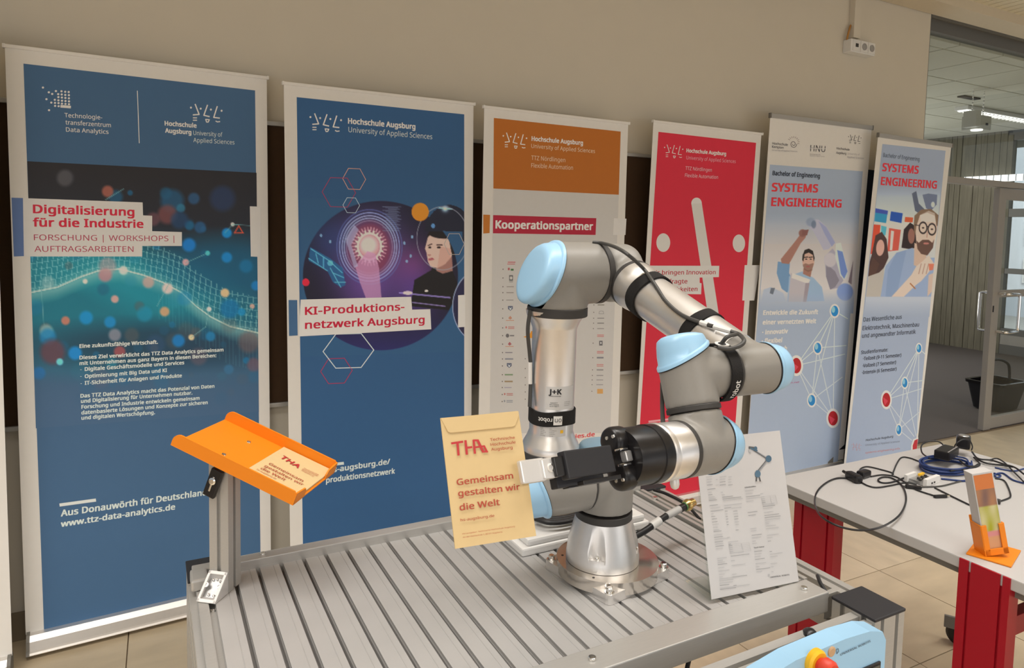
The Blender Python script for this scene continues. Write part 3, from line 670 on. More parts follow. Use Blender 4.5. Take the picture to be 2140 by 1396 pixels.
B3.text('Hochschule Augsburg', (1110.5, 294), (1218, 303), 9, oW, .034); B3.text('University of Applied Sciences', (1110, 309), (1243, 320), 8.5, (195, 160, 130)); B3.text('TTZ Nördlingen', (1110, 334), (1181, 339), 9, (195, 160, 130)); B3.text('Flexible Automation', (1110, 350), (1197, 355), 9, (195, 160, 130))
logo(B3, 1051.6, 284, 48.5, 1.15, oW)
gi = (125, 115, 110)
for i, (y, c, kind) in enumerate(((175, (150, 45, 45), 0), (250, (60, 60, 60), 1), (325, (120, 110, 105), 2), (376, (110, 100, 95), 2), (440, (120, 110, 110), 2), (515, (45, 55, 85), 3), (595, (170, 100, 70), 4), (678, (175, 80, 75), 5), (745, (60, 58, 60), 6), (818, (150, 50, 60), 4), (890, (90, 85, 100), 2), (945, (105, 105, 120), 7), (1005, (45, 55, 85), 3), (1080, (90, 120, 80), 7), (1138, (130, 100, 60), 7), (1190, (140, 130, 150), 2), (1250, (170, 80, 75), 5), (1310, (110, 115, 130), 5))):
    X = 1000+280/4.107-i*.35; Y = 520+y/4.107; c = tuple(v_*.68+w_*.32 for v_, w_ in zip(c, (178, 168, 158)))
    B3.ell(1051-i*.1, Y, 1.2, 1.4, (90, 82, 78), 2, 6)
    if kind == 0: B3.rect(X-7, Y-3, X-3, Y+2, c, 2); B3.rect(X-1, Y-1, X+5, Y+3, (70, 100, 60), 2)
    elif kind == 1: B3.rect(X-4, Y-6, X+4, Y+6, c, 2); B3.ell(X, Y, 2.8, 3.4, (180, 170, 160), 3, 10); B3.rect(X-4, Y+7.5, X+4, Y+8.6, c, 2)
    elif kind == 2: B3.text('PARTNER', (X-11, Y+2), (X+9, Y+1), 3, c) if 0 else B3.rect(X-9, Y-.9, X+6, Y+.9, c, 2)
    elif kind == 3: B3.poly([(X-5, Y-6), (X+5, Y-6), (X+5, Y), (X, Y+4), (X-5, Y)], c, 2); B3.poly([(X-3, Y-4), (X, Y-1), (X+3, Y-4), (X+1, Y+2), (X-1, Y+2)], (190, 190, 195), 3)
    elif kind == 4: B3.poly([(X-4, Y), (X, Y-5), (X+4, Y), (X, Y+3)], c, 2); B3.rect(X-9, Y+4, X+8, Y+5.4, (180, 130, 105), 2)
    elif kind == 5: B3.ell(X-8, Y-1, 1.8, 2.4, c, 2, 8); B3.rect(X-4, Y-2.6, X+9, Y-1, c, 2); B3.rect(X-4, Y+.5, X+9, Y+2, c, 2)
    elif kind == 6: B3.ell(X-5, Y, 3.6, 4.2, c, 2, 12); B3.rect(X, Y-1.5, X+9, Y+1.5, (120, 115, 115), 2)
    else: B3.rect(X-9, Y-1.5, X+8, Y+1.5, c, 2)
B3.rect(1061, 547, 1077, 548.6, (170, 70, 75), 2); B3.rect(1060, 551, 1076, 552.4, (170, 70, 75), 2)
for y in (943, 1028, 1105, 1168, 1228, 1290): B3.ell(1097.5, 520+y/4.107, 1, 1.2, (90, 82, 78), 2, 6)
B3.poly([(1093, 704), (1106, 700), (1110, 692), (1117, 690), (1117, 707), (1102, 706)], (200, 130, 40), 2)
for i, (y, c, kind) in enumerate(((100, (100, 90, 70), 2), (190, (110, 105, 105), 8), (262, (105, 100, 100), 2), (322, (85, 80, 80), 2), (388, (120, 112, 112), 2), (475, (185, 90, 90), 0), (565, (60, 58, 65), 1), (675, (185, 90, 90), 0), (742, (90, 90, 100), 7), (835, (185, 100, 98), 0), (890, (125, 122, 122), 7), (958, (120, 115, 118), 2), (1012, (130, 125, 128), 2), (1070, (130, 125, 128), 2), (1150, (205, 135, 50), 9))):
    X = 1200+330/5.82-i*.2; Y = 620+y/5.82; c = tuple(v_*.68+w_*.32 for v_, w_ in zip(c, (178, 168, 158)))
    if kind != 0: B3.ell(1241-i*.3, Y, 1, 1.2, (90, 82, 78), 2, 6)
    if kind == 0: B3.rect(X-8, Y-2.4, X+6, Y-.6, c, 2); B3.rect(X-8, Y+.8, X+6, Y+2.4, c, 2)
    elif kind == 1: B3.rect(X-3.5, Y-5, X+3.5, Y+5, c, 2); B3.rect(X-1.3, Y-2.5, X+1.3, Y+1.5, (190, 185, 180), 3)
    elif kind == 8: B3.ring([(X-5, Y+3), (X-4, Y-2), (X, Y-3), (X+4, Y-2), (X+5, Y+3)], .8, c, 2)
    elif kind == 9: B3.rect(X-6, Y-5, X+6, Y+5, c, 2)
    elif kind == 7: B3.rect(X-8, Y-1.6, X+6, Y+1.6, c, 2)
    else: B3.rect(X-8, Y-.9, X+6, Y+.9, c, 2)
B3.text('ttz-donau-ries.de', (1118, 926), (1242.5, 911), 8.5, (205, 70, 75), .02)
B3.finish()

# ---------------------------------------------------------------- banner 4
B4 = Banner((2.194, 2.75, 2.060), .017, -.033, .002, .758, 'crimson red roll-up banner with a big white stroke and two white dots')
rd = (185, 32, 52)
B4.poly([(1376, 275.5), (1580, 298.5), (1520, 1115), (1320, 1160)], rd, 0, 590)
w4 = wl(480)
B4.ell(1386, 507, 14.5, 19.5, w4, 1); B4.ell(1544, 508.5, 13, 18.5, w4, 1)
B4.ell(1455.5, 425, 11, 12, w4, 1); B4.poly([(1444.7, 426), (1466.5, 425), (1503, 664), (1480, 664)], w4, 1, 560)
B4.poly([(1340, 555), (1503, 555.5), (1502, 579), (1462, 580), (1462, 591), (1466, 592), (1465, 615), (1340, 613)], wl(590), 2, 590); B4.poly([(1556, 554), (1588, 554), (1576, 628), (1551, 628)], wl(590), 2, 590)
r4 = (160, 32, 48)
B4.text('Wir bringen Innovation', (1357, 574), (1495, 573), 9, r4, .01); B4.text('in gefragte', (1366, 593), (1436, 592), 9, r4, .01); B4.text('Möglichkeiten', (1372, 610), (1457, 608), 9, r4, .01)
w4b = (205, 175, 170)
B4.text('Hochschule Augsburg', (1434, 318), (1517, 325), 7.5, w4b, .034); B4.text('University of Applied Sciences', (1434, 333), (1537, 341), 7.5, (190, 130, 135)); B4.text('TTZ Nördlingen', (1432, 355), (1487, 359), 7.5, (200, 150, 150)); B4.text('Flexible Automation', (1431, 370), (1500, 374), 7.5, (200, 150, 150)); logo(B4, 1388.6, 308, 38, 1.25, w4b, 2.2)
B4.line((1356, 881), (1398, 876), 4, (215, 150, 155), 3); B4.text('ttz-nördlingen.de', (1355, 892), (1430, 882), 6.5, (215, 150, 155), .02)
B4.finish()

# ---------------------------------------------------------------- banners 5 and 6
def net(B, pts, lines, k=1.):
    for a, b in lines: B.line(a, b, 2.0*k, (188, 192, 205), 2)
    for x, y, rx, ry, col in pts:
        B.ell(x, y, rx, ry, (205, 200, 195), 3)
        B.ell(x, y, rx*.72, ry*.74, (40, 120, 175) if col else (165, 25, 35), 4)
        if col: B.ell(x-rx*.28, y-ry*.2, rx*.36, ry*.45, (130, 175, 200), 5, 14)
        else: B.poly([(x-rx*.65, y-ry*.3), (x-rx*.05, y-ry*.05), (x+rx*.3, y+ry*.1), (x-rx*.3, y+ry*.62)], (195, 60, 75), 5)
B5 = Banner((2.979, 2.73, 2.168), .022, -.040, .013, .881, 'light blue roll-up banner with white header, showing a man reaching up to a robot arm', True, bd=.45)
B5.poly([(1609, 344), (1803, 358), (1750, 972), (1555, 1008)], (153, 163, 180), 0, 800)
def pic5(p):
    p.vgrad(440, 510, (143, 152, 166), (176, 168, 165)); t0 = np.clip((470-p.Y)/25, 0, 1); p.mix(t0, p.alb((153, 163, 180), 800)); p.vgrad(510, 610, (178, 168, 163), (195, 185, 180), p.Y > 510); p.vgrad(605, 655, (190, 182, 178), (150, 162, 182), p.Y > 605)
    q = lambda L: [(1580+x/5.816, 440+y/5.816) for x, y in L]
    p.poly(q([(680, 100), (760, 110), (860, 200), (960, 390), (880, 470), (820, 480), (700, 260), (600, 150)]), (165, 160, 172))
    p.poly(q([(760, 130), (850, 200), (960, 390), (920, 440), (830, 280)]), (140, 142, 170)); p.ell(1580+665/5.816, 440+140/5.816, 10, 9, (120, 132, 150), .8, .4); p.ell(1580+700/5.816, 440+170/5.816, 5, 8, (95, 105, 125), .8, .4)
    p.poly(q([(830, 560), (930, 460), (970, 520), (980, 640), (1060, 850), (1000, 940), (900, 960), (850, 800)]), (155, 148, 158)); p.poly(q([(850, 640), (960, 740), (1010, 850), (960, 930), (900, 960), (850, 800)]), (125, 118, 128)); p.ell(1580+900/5.816, 440+600/5.816, 13, 15, (180, 170, 172), 1, .2)
    p.poly(q([(970, 400), (1030, 390), (1110, 720), (1110, 800), (1070, 840), (1020, 790), (960, 560)]), (185, 188, 200)); p.poly(q([(985, 480), (1050, 500), (1110, 740), (1070, 830), (1030, 770)]), (105, 125, 175))
    p.ell(1580+1080/5.816, 440+990/5.816, 17, 18, (120, 138, 180), 1, .15); p.poly(q([(1120, 870), (1180, 600), (1160, 900)]), (120, 105, 110))
    p.poly(q([(90, 960), (180, 930), (330, 1000), (360, 1100), (60, 1130)]), (165, 170, 182)); p.poly(q([(180, 940), (230, 940), (205, 1020), (165, 1005)]), (100, 105, 115))
    # arm and sleeve
    p.poly(q([(265, 620), (410, 640), (400, 760), (440, 830), (380, 1000), (310, 950), (250, 760)]), (105, 135, 165)); p.poly(q([(300, 590), (470, 380), (530, 300), (620, 260), (600, 330), (540, 400), (450, 560), (400, 650), (310, 640)]), (150, 105, 92)); p.ell(1580+565/5.816, 440+275/5.816, 8, 8, (130, 88, 80), 1, .3)
    p.poly(q([(560, 240), (640, 230), (620, 300), (560, 300)]), (120, 78, 72))
    # shirt, board
    p.poly(q([(400, 800), (560, 740), (700, 820), (800, 930), (830, 1100), (380, 1110)]), (140, 160, 185)); p.poly(q([(420, 760), (655, 840), (610, 1110), (390, 1110)]), (172, 162, 164)); p.poly(q([(440, 760), (660, 840), (630, 890), (430, 820)]), (200, 190, 186)); p.poly(q([(600, 880), (650, 880), (610, 1110), (570, 1110)]), (145, 132, 138))
    # head
    p.poly(q([(575, 700), (680, 710), (660, 810), (570, 770)]), (150, 105, 90)); p.ell(1580+635/5.816, 440+610/5.816, 12.5, 20, (188, 150, 132), 1, .08); p.poly(q([(560, 600), (565, 540), (590, 480), (640, 462), (690, 490), (712, 580), (700, 620), (690, 540), (640, 510), (590, 530), (575, 620)]), (38, 30, 28))
    p.poly(q([(565, 660), (600, 640), (640, 655), (690, 640), (700, 640), (680, 730), (630, 745), (585, 720)]), (110, 78, 66), .65); p.ell(1580+630/5.816, 440+680/5.816, 4.2, 2, (150, 85, 80)); 
    for x in (608, 664): p.line((1580+(x-20)/5.816, 440+570/5.816), (1580+(x+18)/5.816, 440+565/5.816), 1.6, (45, 32, 28)); p.ell(1580+x/5.816, 440+592/5.816, 2.4, 1.3, (50, 36, 32))
    t = np.clip((p.Y-612)/40, 0, 1); p.mix(t, p.alb((153, 163, 180), 800))
B5.picture([(1602, 445), (1796, 445), (1783, 655), (1585, 658)], 230, 240, pic5, 1)
B5.text('Bachelor of Engineering', (1614, 366), (1713, 372), 9, (35, 38, 45), .03); B5.text('SYSTEMS', (1612, 399.5), (1709, 402), 17, (195, 45, 50), .032); B5.text('ENGINEERING', (1611, 430), (1758, 433.5), 17, (195, 45, 50), .032)
w5 = (214, 209, 204)
for t, a, b in (('Entwickle die Zukunft', (1594, 658), (1709, 656)), ('einer vernetzten Welt', (1593, 678), (1705, 675)), ('· innovativ', (1592, 699), (1646, 696)), ('· flexibel', (1591, 717), (1634, 715)), ('· praxisnah', (1590, 734), (1644, 732))): B5.text(t, a, b, 9, w5, .05)
B5.text('Hochschule', (1614, 302), (1646, 305), 5, (70, 65, 65), .01); B5.text('Kempten', (1613, 309), (1637, 311), 5, (70, 65, 65), .01); B5.text('University of Applied Sciences', (1613, 315), (1666, 318), 3, (130, 120, 118))
for k in range(9):
    a = -2.6+k*.36; B5.line((1658+9*cos(a), 297+9*sin(a)), (1658+12.5*cos(a), 297+12*sin(a)), 1, (120, 100, 95), 2)
B5.ring([(1658+(7-k*.28)*cos(k*.5), 301+(8-k*.3)*sin(k*.5)) for k in range(20)], 1.2, (95, 85, 82), 2, False)
B5.text('HNU', (1693, 316), (1724, 318), 13, (55, 50, 52), 0); B5.line((1690, 309.5), (1726, 311), 1.2, (190, 172, 160), 6); B5.text('Hochschule Neu-Ulm', (1692, 323), (1714, 324.5), 2.2, (110, 100, 98)); B5.text('University of Applied Sciences', (1692, 326.5), (1723, 328), 2.2, (130, 120, 118))
logo(B5, 1773, 285.5, 26, 1.25, (60, 55, 55), 2.6); B5.text('Hochschule', (1748, 312), (1775, 315), 4.5, (70, 65, 65), .01); B5.text('Augsburg', (1747, 321), (1768, 323), 4.5, (70, 65, 65), .01); B5.text('University of', (1771, 323), (1796, 325), 4, (135, 125, 122)); B5.text('Applied Sciences', (1770, 330), (1805, 333), 4, (135, 125, 122))
net(B5, [(1744, 650, 10.5, 15, 1), (1708.5, 727, 10, 14.5, 1), (1664, 764, 14, 22, 0), (1696, 836.5, 10, 15, 1), (1740.5, 874, 14, 20.5, 0)],
    [((1744, 650), (1664, 764)), ((1744, 650), (1708, 727)), ((1744, 650), (1696, 836)), ((1744, 650), (1741, 874)), ((1744, 650), (1771, 666)), ((1708, 727), (1664, 764)), ((1708, 727), (1768, 722)), ((1664, 764), (1765, 740)), ((1708, 727), (1696, 836)), ((1708, 727), (1741, 874)), ((1664, 764), (1696, 836)), ((1664, 764), (1741, 874)), ((1696, 836), (1741, 874)), ((1696, 836), (1760, 788))])
B5.text('fakultäten.net', (1620, 804), (1670, 800), 3.6, (175, 60, 110))
B5.finish()
B6 = Banner(CAM+.975*(np.array([3.905, 2.735, 2.139])-CAM), -.05, -.035, -.022, .69*.975, 'light blue roll-up banner at the right end, showing a bearded man with round glasses', True, bd=.45)
B6.poly([(1844, 301), (1976, 315), (1912, 945), (1768, 968)], (151, 160, 178), 0, 800)
def pic6(p):
    q = lambda L: [(1760+x/3.879, 260+y/3.879) for x, y in L]; e = lambda x, y: (1760+x/3.879, 260+y/3.879)
    p.vgrad(380, 470, (142, 152, 168), (190, 188, 186)); t0 = np.clip((412-p.Y)/26, 0, 1); p.mix(t0, p.alb((151, 160, 178), 800)); p.vgrad(470, 660, (192, 186, 182), (165, 170, 182), p.Y > 470)
    p.poly(q([(270, 680), (370, 700), (355, 800), (260, 785)]), (45, 130, 165)); p.poly(q([(270, 680), (370, 700), (367, 730), (267, 715)]), (60, 75, 150)); p.poly(q([(395, 705), (490, 720), (480, 800), (385, 780)]), (35, 75, 150)); p.poly(q([(510, 750), (575, 755), (570, 795), (505, 790)]), (205, 85, 50))
    p.poly(q([(245, 810), (310, 815), (290, 1050), (220, 1050)]), (200, 70, 45)); p.poly(q([(315, 820), (360, 830), (350, 900), (315, 900)]), (80, 160, 180)); p.poly(q([(380, 840), (475, 855), (455, 1020), (365, 1030)]), (190, 80, 65)); p.poly(q([(395, 860), (420, 865), (405, 1020), (385, 1020)]), (200, 190, 185))
    # woman left
    p.poly(q([(270, 900), (320, 870), (360, 930), (375, 1080), (320, 1200), (230, 1250), (190, 1220), (240, 1050)]), (70, 48, 45)); p.ell(*e(308, 1000), 8.5, 17, (195, 150, 135), 1, .1, 5); p.poly(q([(250, 1080), (300, 1130), (260, 1240), (190, 1240)]), (80, 55, 48))
    p.poly(q([(190, 1240), (300, 1200), (340, 1160), (330, 1396), (180, 1396)]), (170, 160, 150))
    # woman middle
    p.poly(q([(500, 850), (550, 795), (600, 830), (605, 1000), (540, 1010), (480, 1000)]), (45, 32, 32)); p.ell(*e(560, 905), 7, 16, (140, 95, 82), 1, .15)
    # lamps behind
    p.poly(q([(565, 560), (600, 540), (620, 640), (680, 700), (640, 735), (590, 700)]), (85, 90, 105)); p.poly(q([(650, 570), (700, 560), (770, 570), (765, 650), (720, 700), (680, 680)]), (100, 106, 125)); p.ell(*e(735, 650), 4, 6, (190, 200, 215), .9, .3)
    # man
    p.poly(q([(440, 1040), (570, 1000), (620, 1060), (700, 1080), (760, 1080), (745, 1396), (310, 1396), (350, 1150)]), (138, 152, 178)); p.poly(q([(440, 1040), (520, 1020), (480, 1200), (440, 1396), (350, 1396), (370, 1180)]), (120, 138, 168), .7)
    p.poly(q([(585, 960), (690, 1000), (680, 1080), (620, 1160), (580, 1140)]), (190, 160, 140)); p.poly(q([(590, 820), (610, 730), (700, 690), (780, 760), (760, 900), (735, 990), (680, 1055), (630, 1030), (600, 960)]), (205, 172, 155))
    p.poly(q([(600, 940), (620, 960), (650, 935), (700, 935), (730, 960), (745, 930), (735, 1000), (690, 1062), (640, 1050), (610, 1010)]), (95, 68, 58)); p.ell(*e(680, 965), 6, 2.2, (175, 110, 100))
    p.poly(q([(580, 800), (585, 740), (640, 690), (720, 685), (785, 740), (785, 800), (765, 830), (750, 740), (690, 715), (630, 735), (600, 830), (592, 900), (582, 870)]), (120, 95, 75)); p.poly(q([(630, 735), (700, 700), (750, 720), (760, 800), (740, 790), (640, 790)]), (200, 185, 175), .6)
    for x, y in ((655, 838), (727, 850)): p.circ(*e(x, y), 8.0, 11.5, 2, (45, 38, 38)); p.ell(*e(x, y), 2.6, 1.8, (70, 55, 50))
    p.line(e(685, 825), e(698, 830), 1.6, (45, 38, 38)); p.line(e(628, 820), e(590, 815), 1.4, (60, 50, 48)); p.line(e(690, 870), e(686, 915), 1.4, (170, 130, 115))
    # hands
    p.poly(q([(560, 1220), (600, 1150), (650, 1110), (700, 1060), (745, 1130), (700, 1200), (640, 1270), (600, 1300), (500, 1396), (400, 1396), (460, 1330)]), (205, 178, 162)); p.poly(q([(700, 1130), (745, 1130), (735, 1180), (705, 1185)]), (215, 110, 85)); p.line(e(552, 1290), e(590, 1330), 2, (160, 100, 60))
    for x in (640, 670, 700): p.line(e(x, 1130), e(x-20, 1210), 1.3, (150, 115, 100), .8)
    p.poly(q([(700, 1220), (750, 1200), (740, 1340), (690, 1396)]), (190, 165, 150))
    t = np.clip((p.Y-628)/32, 0, 1); p.mix(t, p.alb((151, 160, 178), 800))
B6.picture([(1835, 385), (1967, 385), (1942, 662), (1805, 662)], 170, 300, pic6, 1)
B6.text('Bachelor of Engineering', (1845, 328), (1921, 337), 8.5, (45, 48, 58), 0); B6.text('SYSTEMS', (1843, 357), (1919, 363), 16, (195, 45, 55), .032); B6.text('ENGINEERING', (1840, 386), (1957, 394), 16, (195, 45, 55), .032)
k6 = (60, 62, 72)
for t, a, b in (('Das Wesentliche aus', (1804, 672), (1884, 666)), ('Elektrotechnik, Maschinenbau', (1802, 690), (1920, 682)), ('und angewandter Informatik', (1801, 706), (1913, 697))): B6.text(t, a, b, 8.5, k6, .012)
for t, a, b in (('Studienformate:', (1799, 740), (1855, 734)), ('·Teilzeit (9-11 Semester)', (1803, 753), (1883, 745)), ('·Vollzeit (7 Semester)', (1802, 768), (1872, 760)), ('·Intensiv (6 Semester)', (1801, 782), (1873, 774))): B6.text(t, a, b, 7, k6, .02)
net(B6, [(1920, 728, 7, 11.5, 1), (1890.5, 800, 7.5, 13, 1), (1852, 835.5, 11.5, 20, 0), (1878, 898, 7, 13, 1)],
    [((1920, 728), (1852, 835)), ((1920, 728), (1890, 800)), ((1920, 728), (1878, 898)), ((1920, 728), (1917, 905)), ((1920, 728), (1933, 740)), ((1890, 800), (1852, 835)), ((1890, 800), (1930, 795)), ((1852, 835), (1926, 812)), ((1890, 800), (1878, 898)), ((1890, 800), (1914, 910)), ((1852, 835), (1878, 898)), ((1852, 835), (1910, 912)), ((1878, 898), (1905, 920)), ((1878, 898), (1922, 860))], .9)
B6.poly([(1919, 914), (1908, 918), (1904, 930), (1903, 944), (1915, 942)], (205, 200, 195), 3); B6.poly([(1918, 917), (1911, 920), (1907, 931), (1907, 943), (1915, 942)], (175, 45, 55), 4)
logo(B6, 1780, 929, 19, 1.4, (195, 130, 130), 2.2); B6.text('Hochschule Augsburg', (1809, 922), (1866, 914), 4.5, k6, .008); B6.text('University of Applied Sciences', (1808, 932), (1880, 924), 4, (125, 130, 142)); B6.text('systems-engineering.info', (1808, 948), (1880, 939), 4, (195, 125, 120))
B6.finish()
# sliver of one more banner at the left edge
B0 = Banner((-1.255, 2.60, 2.05), .05, .0, .004, .80, 'roll-up banner showing only its white right edge at the left border')
B0.poly([(-600, 0), (-45, 60), (-30, 1300), (-600, 1300)], (62, 92, 124), 0, 700)
B0.finish()
#PART3
# ================================================================== WORKBENCH
TW = (EX, EY, EZ)
bench = thing('workbench', tb(.66, 1.15, 0), 'aluminium profile workbench with slatted top carrying the robot arm', 'workbench')
def slotpoly(hx, hy, s=.005, d=.009, sx=(0,), sy=(0,)):
    """rectangle with narrow slots: sx = slot positions on the +-y faces, sy = on the +-x faces"""
    p = [(-hx, -hy)]
    for c in sorted(sx): p += [(c-s, -hy), (c-s, -hy+d), (c+s, -hy+d), (c+s, -hy)]
    p.append((hx, -hy))
    for c in sorted(sy): p += [(hx, c-s), (hx-d, c-s), (hx-d, c+s), (hx, c+s)]
    p.append((hx, hy))
    for c in sorted(sx, reverse=True): p += [(c+s, hy), (c+s, hy-d), (c-s, hy-d), (c-s, hy)]
    p.append((-hx, hy))
    for c in sorted(sy, reverse=True): p += [(-hx, c+s), (-hx+d, c+s), (-hx+d, c-s), (-hx, c-s)]
    return p
PX = [(.105, 1.475), (1.2175, 1.475), (1.2175, .793), (.105, .793)]
for x, y in PX:
    MB().prism(slotpoly(.0445, .0445, sx=(-.022, .022), sy=(-.022, .022)), tb(x, y, .03), EX, EY, EZ, .765).build('post', M['alu'], bench)
    MB().box(tb(x, y, .7975), (.092, .092, .006), TW, .002).build('post_cap', M['matteblack'], bench)
    MB().lathe(tb(x, y, 0), EZ, [(0, .028), (.008, .030), (.012, .012), (.03, .012)], 20).build('levelling_foot', M['dark'], bench)
bp = slotpoly(.0225, .0445, sx=(0,), sy=(-.022, .022))
for y, nm in ((1.4975, 0), (.775, 0)):
    for z in (.745, .20):
        MB().prism(bp, tb(.15, y, z), EY, EZ, EX, 1.0225).build('beam', M['alu'], bench)
for x in (.083, 1.240):
    for z in (.745, .20):
        MB().prism(bp, tb(x, .838, z), -EX, EZ, EY, .592).build('beam', M['alu'], bench)
# slats of the top
s0 = None
for k in range(23):
    x = .1015+k*.0457
    if s0 is None:
        pf = [(-.001, 0), (.0377, 0), (.0377, .0085), (.0372, .0105), (.0372, .016), (.0262, .016), (.0257, .0152), (.0249, .0152), (.0244, .016), (-.0002, .016), (-.0002, .0105), (-.001, .0085)]
        s0 = MB().prism(pf, tb(x, 1.438, .784), EX, EZ, -EY, .545).build('slat', M['alu_slat'], bench, sharp=10)
    else: dup(s0, bench, EX*k*.0457)
MB().box(tb(.615, 1.155, .778), (1.06, .58, .010), TW).build('bed_plate', M['alu_groove'], bench)
MB().box(tb(.620, .8725, .7855), (1.105, .055, .041), TW, .002).build('rail', M['alu'], bench)
MB().box(tb(.620, 1.440, .7955), (1.105, .026, .049), TW, .002).build('rail', M['alu'], bench)
MB().box(tb(.081, 1.155, .788), (.018, .545, .024), TW, .002).build('rail', M['alu'], bench)
MB().prism(slotpoly(.014, .02, .004, .006, sx=(0,), sy=(0,)), tb(1.166, .901, .786), EX, EZ, EY, .525).build('rail', M['alu'], bench)
MB().box(tb(1.205, 1.02, .765), (.05, .012, .045), TW, .001).build('cross_tie', M['alu'], bench); MB().box(tb(1.205, .865, .765), (.05, .012, .05), TW, .001).build('cross_tie', M['alu'], bench)
def bolt(par, p, r=.0065, h=.005, nm='bolt'):
    b = MB().cyl(p, np.array(p)+EZ*h, r, 14, bev=.001); b.lathe(np.array(p)+EZ*(h-.0), EZ, [(0, r*.45), (.0004, r*.45)], 6); return b.build(nm, M['chrome'], par)
for x, y in ((1.135, .873), (1.166, .935), (1.166, 1.36), (.63, .873), (.20, 1.44), (1.05, 1.44)): bolt(bench, tb(x, y, .806 if y < 1.4 else .82))
kn = onz(1692, 1334, .792); MB().lathe(kn, EZ, [(0, .006), (.004, .006), (.006, .011), (.012, .012), (.016, .008), (.017, .003)], 18).build('knob', M['black'], bench)
MB().box(tb(.078, 1.405, .812), (.03, .05, .022), TW, .004).build('end_block', M['alu'], bench)

# ------------------------------------------------------------------ stand post with tray
e1 = np.array([.79, -.62, 0]); e1 = nrm(e1); e2 = np.array([-e1[1], e1[0], 0])
Ncr = tb(.126, 1.350, .8005); pc = Ncr+(-e1+e2)*.02
st = thing('tray_stand', pc, 'grooved aluminium post standing on the left corner of the workbench under the orange tray', 'stand')
MB().prism(slotpoly(.02, .02, .004, .006), pc, e1, e2, EZ, .252).build('post', M['alu'], st)
n1 = -e2; O_ = Ncr-e1*.039+n1*.0005
cs = M['zinc']
b = MB()
for k in (0, .035): b.prism([(0, 0), (.040, 0), (0, .040)], O_+e1*k, n1, EZ, e1, .0035)
b.box(O_+e1*.019+n1*.0015+EZ*.02, (.038, .003, .04), (e1, n1, EZ)); b.box(O_+e1*.019+n1*.02+EZ*.0015, (.038, .04, .003), (e1, n1, EZ))
gb = b.build('angle_bracket', cs, st)
sd = nrm(n1*.04-EZ*.04); sn = nrm(n1+EZ); so_ = O_+EZ*.040+sn*.0012      # slanted open face frame
LS = .0565
for k in (0, LS-.006): MB().box(so_+e1*.0193+sd*(k+.003), (.0386, .006, .003), (e1, sd, sn), .0008).build('rim', M['white'], gb)
for k in (0, .0335): MB().box(so_+e1*(k+.0025)+sd*LS/2, (.005, LS, .003), (e1, sd, sn), .0008).build('rim', M['white'], gb)
MB().box(so_+e1*.019+sd*LS/2-sn*.010, (.030, LS*.7, .003), (e1, sd, sn)).build('inner_web', M['castdark'], gb)
for k in (.006, .032): MB().lathe(so_+e1*k+sd*LS*.46-sn*.001, sn, [(0, .0045), (.002, .0045), (.002, .0025), (.0005, .0022)], 14).build('boss', M['zinc'], gb)
for dx, dd in ((.012, .25), (.019, .22), (.027, .27), (.014, .72), (.026, .74)): MB().lathe(so_+e1*dx+sd*LS*dd-sn*.008, sn, [(0, .0028), (.003, .0022), (.004, .001)], 10).build('screw', M['chrome'], gb)
bolt(st, tb(.0955, 1.315, .789), .0045, .006)
# hinge
hp = at(453, 1006, 1.345); hd = nrm(EZ*.93+e1*.36); hx = nrm(np.cross(hd, n1))
q0 = Ncr+EZ*.214-e1*.026+n1*.006
hg = MB().box(q0, (.024, .009, .056), (hx, n1, hd), .002).build('hinge_bracket', M['black'], st)
MB().box(q0+n1*.006, (.004, .003, .030), (hx, n1, hd), .001).build('slot_screw', M['chrome'], hg); MB().lathe(q0+n1*.005+hd*.006, n1, [(0, .007), (.003, .007), (.004, .004)], 16).build('bolt', M['chrome'], hg)
# tray
A0 = CAM+(np.array([.009, .985, 1.209])-CAM)*1.4; yw, slp = -.658, .356; TL_, TWd = .26, .168
lt = np.array([cos(yw)*cos(slp), sin(yw)*cos(slp), -sin(slp)]); wt = np.array([-sin(yw), cos(yw), 0]); nt_ = np.cross(lt, wt)
tr = thing('tray', A0+lt*TL_/2+wt*TWd/2, 'sloping orange plastic tray with raised sides on top of the aluminium post', 'tray')
MB().box(A0+lt*TL_/2+wt*TWd/2, (TL_, TWd, .003), (lt, wt, nt_), .0008).build('floor_plate', M['orange'], tr)
arc = [(.016-.016*cos(t), .026-.016+.016*sin(t)) for t in np.linspace(0, pi/2, 7)]
wp = [(0, 0)]+arc+[(TL_-.006, .026), (TL_, .020), (TL_, 0)]
for s_, o_ in ((-1, A0-wt*.0005), (1, A0+wt*(TWd-.0025))): MB().prism(wp, o_-nt_*.0015, lt, nt_, wt, .003).build('side_wall', M['orange'], tr)
for o_ in (0, TWd-.042): MB().prism([(0, 0), (.042, 0), (.042, .012), (.036, .020), (0, .024)] if o_ == 0 else [(0, 0), (.042, 0), (.042, .024), (.006, .020), (0, .012)], A0+lt*(TL_-.003)+wt*o_-nt_*.0015, wt, nt_, lt, .003).build('end_lip', M['orange'], tr)
for p in ((1015, 470), (720, 618)):
    P_ = onplane(340+p[0]/5.632, 840+p[1]/5.632, A0+nt_*.0015, nt_); MB().lathe(P_, nt_, [(0, .0045), (.0012, .004), (.0018, .002)], 16).build('screw', M['chrome'], tr)
